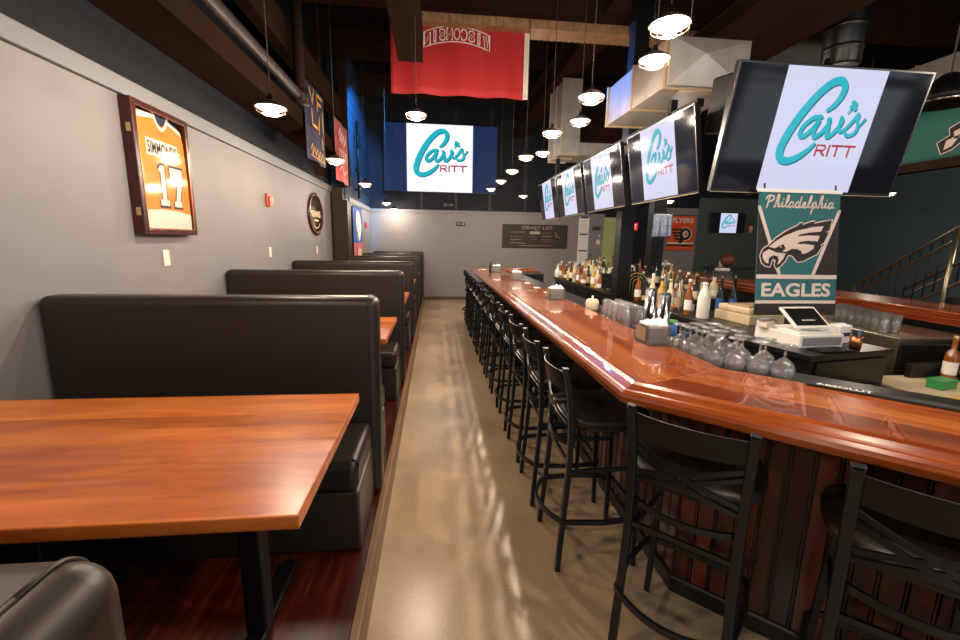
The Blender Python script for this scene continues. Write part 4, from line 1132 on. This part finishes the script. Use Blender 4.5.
mb = MB(); mb.box(-.135, .135, -.008, .008, 0, .19)
for v in mb.bm.verts: v.co = tl_ @ v.co + Vector((0, -.02, .035))
mb.build('frame', 'white', t, bevel=.004)
mb = MB(); mb.box(-.117, .117, -.0105, -.0085, .018, .172)
for v in mb.bm.verts: v.co = tl_ @ v.co + Vector((0, -.02, .035))
mb.build('display', 'bezel', t)
MB().box(-.05, .05, .02, .06, .0125, .085).build('arm', 'white', t)
t = thing('card_stack', 'small stack of pale cards on the cash drawer beside the tablet', 'cards', rs(.13, .42, 1.036), .3)
MB().box(0, .09, 0, .07, 0, .045).build('cards', 'plate', t, bevel=.002); MB().box(-.005, .095, .01, .06, .0455, .06).build('top_card', 'ink', t)
t = thing('label_printer', 'white wedge-shaped receipt printer right of the cash drawer', 'printer', rs(.53, .20, .9505), .25)
mb = MB(); pf = [(-.0, .0), (.15, 0), (.15, .07), (.07, .13), (.0, .12)]
mb.prism([(y, z) for y, z in pf], 0, .13)
for v in mb.bm.verts: v.co = Vector((v.co.z, v.co.x, v.co.y))
mb.build('housing', 'white', t, bevel=.006); MB().box(.02, .11, -.004, -.0005, .05, .075).build('paper_slot', 'inkd', t)
t = thing('pen_cup', 'copper cup holding pens on the register stand', 'cup', rs(.49, .075, .9505))
MB().lathe([(0, 0), (.03, 0), (.037, .085), (.033, .085), (.027, .006), (0, .006)], n=18).build('cup', 'copper', t)
for i, (dx, dy) in enumerate(((.012, .004), (-.01, .01), (.002, -.012))): MB().tube([(dx*.5, dy*.5, .008), (dx*2.2, dy*2.2, .125)], .0045, 6).build('pen', ['bluep', 'inkd', 'inkd'][i], t)
t = thing('check_folder', 'black check folder lying on the front of the register stand', 'folder', rs(.27, .075, .9505), .1)
MB().box(-.12, .12, -.06, .055, 0, .012).build('cover', 'blackp', t, bevel=.003); MB().box(-.09, .0, -.04, .04, .0125, .014).build('pen_loop', 'steeld', t)

# ------------------------------------------------------------------ stainless cooler with pint glasses
t = thing('bar_cooler', 'stainless back-bar cooler with pale top standing before the right-hand bar', 'cooler', (3.54, 2.84, 0))
MB().box(.01, .70, .012, 1.1, 0, .885).build('cabinet', 'steel', t, bevel=.004)
MB().box(0, .72, 0, 1.12, .8855, .92).build('worktop', 'steel', t, bevel=.004)
MB().box(.03, .69, .0, .0115, .03, .87).build('door', 'steeld', t, bevel=.004)
for x in (.08, .3, .52): MB().lathe([(0, 0), (.008, .001), (.008, .004), (0, .005)], (x, -.0005, .90), 10, axis=(0, -1, 0)).build('screw', 'chrome', t)
PINT = [(.028, 0), (.03, .004), (.036, .075), (.041, .145), (.0385, .145), (.033, .075), (.026, .012), (0, .012)]
def pint(loc, label, group, inv=False):
    key = ('pint', inv)
    if key in PB:
        o = dup(PB[key][0], loc, random.uniform(0, 6), label, PB[key][1]); o['group'] = group; return o
    t = thing('pint_glass', label, 'glass', loc, 0, group)
    pr = [(0, 0)] + PINT
    if inv: pr = [(r, .145-z) for r, z in pr][::-1]
    MB().lathe(pr, n=18, cap=False).build('bowl', 'glassware', t)
    MB().lathe([(0, .001), (.029, .001), (.031, .011), (0, .0115)] if not inv else [(0, .1335), (.031, .134), (.029, .144), (0, .144)], n=18).build('base', 'glassware', t)
    PB[key] = (t, tree_of(t)); return t
k = 0
for j in range(8):
    for i in range(2):
        pint((3.64+.105*i+.035*j*.6, 3.06+.088*j, .9205), f'upright pint glass, {ORD[j]} from the near end in the {["left", "right"][i]} line on the stainless cooler', 'pint glasses on the cooler')
for j in range(5):
    for i in range(2):
        pint((1.325+.09*i, 2.80+.088*j, 1.0305), f'upside-down pint glass, {ORD[j]} from the near end in the {["bar-side", "inner"][i]} line on the bar ledge', 'pint glasses on the bar ledge', True)
# inverted stemware on the ledge behind the corner
STEM = [(.034, 0), (.042, .02), (.045, .042), (.036, .07), (.014, .088), (.005, .096), (.005, .135), (.014, .142), (.04, .147), (.04, .150), (0, .151)]
STEMI = [(0, .089), (.01, .089), (.027, .074), (.0355, .045), (.0335, .02), (.0285, .0005)]
def stem(loc, label):
    key = 'stem'
    if key in PB: return dup(PB[key][0], loc, 0, label, PB[key][1])
    t = thing('wine_glass', label, 'glass', loc, 0, 'upside-down stem glasses on the bar ledge')
    MB().lathe(STEM[:6] + [], n=18, cap=False).build('bowl', 'glassware', t)
    MB().lathe(STEM[5:], n=18, cap=False).build('stem_foot', 'glassware', t)
    PB[key] = (t, tree_of(t)); return t
rows_ = [(1.318, 2.13), (1.395, 2.16), (1.462, 2.20)]
PL = []
line = [(1.322, 2.14), (1.322, 2.047), (1.325, 1.954), (1.335, 1.862), (1.385, 1.784), (1.447, 1.715), (1.512, 1.649)]
for r in range(3):
    k = 0
    for i in range(len(line) - (1 if r else 0)):
        x, y = line[i]; dx, dy = ((1, 0) if i < 3 else (.78, .62))
        if r == 2 and i in (0,): pass
        x += dx*.094*r; y += dy*.094*r
        if x > 1.54 or any(math.hypot(x-p[0], y-p[1]) < .092 for p in PL): continue
        PL.append((x, y)); k += 1
        stem((x, y, 1.0305), f'upside-down stem glass, {ORD[k-1]} from the taps in the {["front", "middle", "rear"][r]} line at the bar corner')

# ------------------------------------------------------------------ napkin caddies and small things on the bar
def caddy(label, x, y, rz, s=1.0, wd=(.15, .14)):
    t = thing('napkin_holder', label, 'napkin holder', (x, y, 1.0585), rz, 'napkin caddies on the bar')
    w, d, h = wd[0]*s, wd[1]*s, .105*s
    mb = MB().box(-w/2, w/2, -d/2, d/2, 0, .006).box(-w/2, -w/2+.005, -d/2, d/2, .0065, h).box(w/2-.005, w/2, -d/2, d/2, .0065, h).box(-w/2+.005, w/2-.005, d/2-.005, d/2, .0065, h).box(-w/2+.005, w/2-.005, -d/2, -d/2+.005, .0065, h)
    mb.build('tray', 'smoke', t)
    MB().box(-w/2+.012, w/2-.012, -d/2+.012, d/2-.012, .007, h*.9).build('napkins', 'napkin', t, bevel=.004)
    n2 = MB(); rr = random.Random(int(x*100+y*10))
    for k in range(4):
        a0 = -w/2+.015+k*w*.2; zz = h*.9+.001
        n2.prism([(a0, -d*.35), (a0+w*.22, -d*.35), (a0+w*.22, d*.3), (a0, d*.33)], zz, zz+.01+.008*rr.random())
    zb = h*.9+.012
    for k in range(3):
        cx = (-.25+.25*k)*w; hh = .022+.02*rr.random()
        v = [n2.bm.verts.new(p) for p in ((cx-w*.2, -d*.28, zb), (cx+w*.22, -d*.3, zb), (cx+w*.2, d*.25, zb), (cx-w*.18, d*.27, zb), (cx+w*.03, d*(.2*rr.random()-.1), zb+hh))]
        for q in ((0, 1, 4), (1, 2, 4), (2, 3, 4), (3, 0, 4), (3, 2, 1, 0)): n2.bm.faces.new([v[j] for j in q])
    n2.build('top_napkins', 'napkin', t)
    MB().box(-w/2-.0025, -w/2-.0005, -d*.34, d*.34, .02, h*.85).build('menu_card', 'creamd', t)
    return t
caddy('largest clear napkin caddy on the near bar corner', 1.208, 2.225, 0, 1.0, (.132, .165))
caddy('clear napkin caddy halfway along the bar', 1.165, 4.03, 0, 1.0)
caddy('clear napkin caddy farther along the bar, third from the corner', 1.17, 6.1, .0, 1.05)
o = caddy('farthest napkin caddy with a dark bottle on the bar', 1.08, 7.55, 0, 1.1)
t = thing('sauce_bottle', 'small dark sauce bottle beside the farthest napkin caddy', 'bottle', (1.0, 7.72, 1.0585)); MB().lathe([(0, 0), (.028, 0), (.028, .1), (.012, .14), (.012, .17), (0, .17)], n=14).build('glass_body', 'inkd', t); MB().lathe([(0, .1705), (.014, .1705), (.014, .19), (0, .19)], n=10).build('cap', 'red', t)
t = thing('sugar_jar', 'squat cream jar with lid on the bar ledge before the pint glasses', 'jar', (1.345, 3.52, 1.0305)); MB().lathe([(0, 0), (.05, 0), (.056, .02), (.056, .075), (.05, .085), (0, .085)], n=22).build('jar_body', 'ceramic', t, bevel=0); MB().lathe([(0, .0855), (.048, .0855), (.045, .095), (.01, .1), (.008, .125), (0, .128)], n=18).build('lid', 'ceramic', t)
t = thing('black_cup', 'small black cup on the ledge left of the upside-down pint glasses', 'cup', (1.43, 3.42, 1.0305)); MB().lathe([(0, 0), (.03, 0), (.036, .09), (.032, .09), (.027, .008), (0, .008)], n=18).build('cup_body', 'blackp', t); MB().lathe([(.0362, .086), (.039, .088), (.039, .093), (.033, .093)], n=18, cap=False).build('rim', 'steeld', t)
# coasters / plates
for k in range(4): tag(MB().lathe([(0, 0), (.05, 0), (.056, .006), (.054, .0085), (0, .0075)], (1.338 + .004*(k % 2), 2.285, 1.0306+k*.0088), 24).build('saucer', 'ceramic'), ['lowest', 'second lowest', 'second highest', 'topmost'][k] + ' cream saucer of the small stack beside the near napkin caddy', 'saucer', 'saucers on the bar ledge')
t = thing('drink_can', 'blue and green drink can behind the chrome tap column', 'can', (1.44, 2.43, 1.0305)); MB().lathe([(0, 0), (.03, 0), (.033, .008), (.033, .09), (.03, .095), (0, .095)], n=18).build('can_body', 'bluep', t); MB().lathe([(0, .0955), (.0335, .0955), (.0335, .115), (0, .117)], n=18).build('lid', 'greenp', t)
t = thing('glass_cup', 'clear cup with blue contents among the stem glasses', 'cup', (1.462, 2.315, 1.0305)); MB().lathe([(0, 0), (.026, 0), (.032, .11), (.03, .11), (.024, .006), (0, .006)], n=18, cap=False).build('cup_body', 'clear', t); MB().lathe([(0, .007), (.0235, .007), (.026, .06), (0, .06)], n=14).build('contents', 'bluep', t)
# beer taps
for nm, x, y, l in (('tap_column', 1.415, 2.66, 'chrome beer tap column farther along, left of the other tap column'), ('tap_column', 1.375, 2.42, 'chrome beer tap column nearest the large napkin caddy')):
    t = thing(nm, l, 'beer tap', (x, y, 1.0305)); MB().lathe([(0, 0), (.05, 0), (.05, .008), (.038, .012), (.036, .27), (.034, .275), (0, .276)], n=24).build('column', 'chrome', t)
    MB().lathe([(0, .2765), (.03, .2765), (.03, .283), (0, .285)], n=20).build('cap', 'steeld', t)
    for dx in (-.015,): MB().tube([(.037, 0, .2), (.075, 0, .2), (.085, 0, .16)], .008, 8).build('spout', 'copper', t)
t = thing('bar_mat', 'black rubber bar mat with white lettering on the inner edge of the bar', 'bar mat', (1.492, 1.506, 1.0585), -PI/4)
MB().box(0, .42, -.035, .012, 0, .009).build('mat', 'rubber', t, bevel=.002)
a = Art((0, 0, .0095), (1, 0, 0), (0, 1, 0)); a.text('ABSOLUT', .115, -.027, .03, 'whitefab', 0, w=.17, bold=.03); a.build('lettering', t)
# white paper slips along the inner edge, far part of the bar
for i, y in enumerate((4.55, 5.05, 5.6)): tag(MB().box(1.19, 1.255, y-.05, y+.05, 1.0585, 1.0615).build('drink_coaster', 'napkin'), ORD[i] + ' white paper coaster on the inner bar edge past the middle napkin caddy', 'coaster', 'paper coasters on the bar')

# cream jar at far end of the back counter
t = thing('sauce_jug', 'white pump bottle at the far end of the back counter', 'bottle', (2.42, 8.30, .9205)); MB().lathe([(0, 0), (.05, 0), (.055, .01), (.055, .13), (.03, .17), (.016, .18), (.016, .23), (0, .235)], n=18).build('bottle_body', 'white', t); MB().tube([(0, 0, .2355), (0, 0, .26), (.06, 0, .255)], .008, 6).build('pump', 'paper', t)

# ------------------------------------------------------------------ well station at lower right
t = thing('well_station', 'steel underbar well with bottles behind the near bar at the right', 'bar well', (3.03, 1.90, 0))
MB().box(0, 1.2, 0, .72, 0, .68).build('cabinet', 'steeld', t, bevel=.004)
MB().box(-.01, 1.21, -.01, .73, .6805, .70).build('tray', 'cream', t, bevel=.003)
MB().box(.30, 1.2, .66, .70, .7005, .80).build('back_rail', 'steeld', t)
ws = lambda x, y, z: (3.03+x, 1.90+y, z)
for k in range(9):
    kk = ['amber', 'dark', 'golden', 'red', 'amber', 'clear', 'golden', 'amber', 'dark'][k]
    bottle(kk, ['round', 'tall', 'squat'][k % 3], LABC[k % 4], ['brass', 'red', 'inkd'][k % 3], ws(.52+.085*k, .60-.04*(k % 2), .7005), f'{kk} bottle, {ORD[k]} from the left in the steel underbar well', 'bottles in the bar well')
t = thing('garnish_box', 'green plastic garnish box in the steel underbar well', 'box', ws(.22, .40, .7005), .2); MB().box(0, .15, 0, .09, 0, .05).build('box_body', 'greenp', t, bevel=.004); MB().box(-.004, .154, -.004, .094, .0505, .06).build('lid', 'greenp', t, bevel=.002)
t = thing('cutting_board', 'pale wooden cutting board lying on the steel underbar well', 'cutting board', ws(.12, .10, .7005), .1); MB().box(0, .34, 0, .18, 0, .018).build('board', 'yellow', t, bevel=.004); MB().box(.02, .07, .06, .09, .0185, .02).build('groove', 'creamd', t)

# ------------------------------------------------------------------ right-hand bar
t = thing('far_bar', 'second mahogany bar running along the right side behind the cooler', 'bar', (4.28, -1, 0))
MB().box(0, .62, 0, 9.6, 1.035, 1.085).build('countertop', 'rbar', t, bevel=.014, seg=3)
MB().box(.0, .05, 0, 9.6, .97, 1.034).build('edge_moulding', 'rbar', t, bevel=.012, seg=3)
MB().box(.10, .45, .05, 9.55, 0, .969).build('cabinet_body', 'blackl', t)
for y, x, l in ((7.15, 4.55, 'pale napkin caddy on the far right-hand bar, before the orange banner'), (3.9, 5.05, 'napkin basket on the dark table before the green wall')): pass
def small_caddy(label, loc):
    t = thing('napkin_holder', label, 'napkin holder', loc, .2, 'napkin caddies on the right')
    MB().box(-.12, .12, -.09, .09, 0, .1).build('tray', 'smoke', t, bevel=.006); MB().box(-.1, .1, -.07, .07, .1005, .15).build('napkins', 'napkin', t, bevel=.02)
small_caddy('pale napkin caddy on the far right-hand bar below the orange banner', (4.66, 6.55, 1.0855))
small_caddy('small napkin caddy far along the right-hand bar beside the dark post', (4.6, 8.25, 1.0855))
t = thing('high_table', 'dark high table standing before the dark green back wall', 'table', (7.3, 9.6, 0))
MB().box(-.75, 1.5, -.35, .35, 1.03, 1.07).build('tabletop', 'seam', t, bevel=.006)
for x in (-.4, 1.15):
    p = MB().box(x-.05, x+.05, -.05, .05, .02, 1.0295).build('leg', 'black', t); MB().box(x-.25, x+.25, -.25, .25, 0, .0195).build('foot', 'black', p)
small_caddy('red and white napkin basket on the dark high table', (8.05, 9.5, 1.0705))
t = thing('ball_ornament', 'brown round ornament standing on the dark high table under the orange banner', 'ornament', (6.95, 9.62, 1.0705)); MB().lathe([(0, .02), (.1, .05), (.16, .15), (.14, .26), (.06, .33), (0, .34)], n=20).build('ball', mat('brown_leather', '6a3c28', .5), t); MB().lathe([(0, 0), (.07, 0), (.07, .02), (0, .0201)], n=14).build('stand', 'black', t)

# ------------------------------------------------------------------ stairs and railing at right
t = thing('stair_railing', 'dark metal stair railing rising to the right edge with bronze handrails', 'railing', (7.0, 6.41, 0))
def zr(y): return 1.02+.70*(6.41-y)
def rl(y0, y1, off, r, nm, x=0): return MB().tube([(x, y0-6.41, zr(y0)+off), (x, y1-6.41, zr(y1)+off)], r, 10).build(nm, 'railmetal', t)
rl(6.5, 3.6, 0, .022, 'top_rail'); rl(6.5, 3.6, -.16, .016, 'mid_rail'); rl(6.3, 3.6, -.82, .018, 'bottom_rail'); rl(6.05, 5.2, -.62, .016, 'hand_rail', .05); rl(5.75, 3.6, -.50, .02, 'hand_rail', .05)
MB().tube([(0, 5.18-6.41, .15), (0, 5.18-6.41, zr(5.18))], .03, 10).build('newel_post', 'steel', t)
MB().tube([(0, 6.46-6.41, .1), (0, 6.46-6.41, zr(6.46))], .022, 10).build('newel_post', 'railmetal', t)
y = 6.32
while y > 3.7:
    if abs(y-5.18) > .05: MB().tube([(0, y-6.41, zr(y)-.83), (0, y-6.41, zr(y)-.01)], .008, 6).build('baluster', 'black', t)
    y -= .125
mb = MB()
for k in range(9): mb.box(7.06, 8.4, 6.3-.28*(k+1), 6.3-.28*k, max(0, .19*k-.1), .19*(k+1))
single(mb.build('staircase', 'seam'), 'dark stair flight behind the railing at the right', 'stairs')
# red wired strobe guard at top right
t = thing('strobe_guard', 'small red wire cage hanging from the ceiling at the top right', 'strobe', (1.72, 2.1, 3.02))
for k in range(6):
    a_ = PI*k/6; MB().tube([(.06*math.cos(b)*math.cos(a_), .06*math.cos(b)*math.sin(a_), .07*math.sin(b)) for b in [2*PI*i/16 for i in range(16)]], .004, 5, closed=True).build('cage_wire', 'red', t)
MB().lathe([(0, -.03), (.025, -.02), (.025, .03), (0, .04)], n=12).build('lens', 'plate', t); MB().lathe([(.01, .07), (.01, 2.1)], n=6).build('hanger', 'cord', t)

# ------------------------------------------------------------------ light, world, camera
t = thing('added_blue_spot', 'small black double spotlight added for its blue light on the joist beyond the red flag', 'spotlight', (-.3, 8.47, 4.53))  # added fixture that throws the blue light on far wall and duct
MB().box(-.2, .2, -.02, .02, .12, .2195).build('clamp_bar', 'blackp', t)
for x, aim, e, sz in ((-.13, (-1.7, 9.9, 3.7), 1500, 62), (.13, (1.9, 4.3, 2.95), 170, 44)):
    d = (Vector(aim)-Vector((-.3+x, 8.47, 4.53))).normalized()
    MB().lathe([(.05, -.08), (.06, .08), (.05, .08), (.04, -.06), (0, -.06)], (x, 0, 0), 16, axis=d).build('can', 'blackp', t)
    MB().box(x-.01, x+.01, -.01, .01, .055, .1195).build('yoke', 'blackp', t)
    ld = bpy.data.lights.new('blue_beam', 'SPOT'); ld.energy = e; ld.color = (.05, .40, 1) if x < 0 else (.04, .26, 1); ld.spot_size = math.radians(sz); ld.spot_blend = .6; ld.shadow_soft_size = .04
    lo = bpy.data.objects.new('blue_beam', ld); COL.objects.link(lo); lo.parent = t; lo.location = Vector((x, 0, 0))+d*.085
    lo.rotation_euler = d.to_track_quat('-Z', 'Y').to_euler()

w = bpy.data.worlds.new('overcast_street'); SC.world = w; w.use_nodes = True
bg = w.node_tree.nodes['Background']; bg.inputs[0].default_value = (.78, .88, 1, 1); bg.inputs[1].default_value = 2.2

cam = bpy.data.cameras.new('camera'); co = bpy.data.objects.new('camera', cam); COL.objects.link(co); SC.camera = co
f = 427.
up = Vector((40, -2310, -f)).normalized(); Yv = Vector((-45, -79.5, f)); Yv -= up*Yv.dot(up); Yv.normalize(); Xv = Yv.cross(up)
# columns of image-frame vectors in world space
W3 = Matrix((Xv, Yv, up))
right = W3 @ Vector((1, 0, 0)); dn = W3 @ Vector((0, 1, 0)); fw = W3 @ Vector((0, 0, 1))
co.matrix_world = Matrix(((right.x, -dn.x, -fw.x, 0), (right.y, -dn.y, -fw.y, 0), (right.z, -dn.z, -fw.z, 1.6), (0, 0, 0, 1)))
cam.sensor_fit = 'HORIZONTAL'; cam.sensor_width = 36; cam.lens = f/960*36; cam.clip_start = .02; cam.clip_end = 100
SC.view_settings.view_transform = 'Standard'; SC.view_settings.look = 'None'; SC.view_settings.gamma = 1; SC.view_settings.use_curve_mapping = False
SC.view_settings.exposure = 0
SC.cycles.transparent_max_bounces = 32
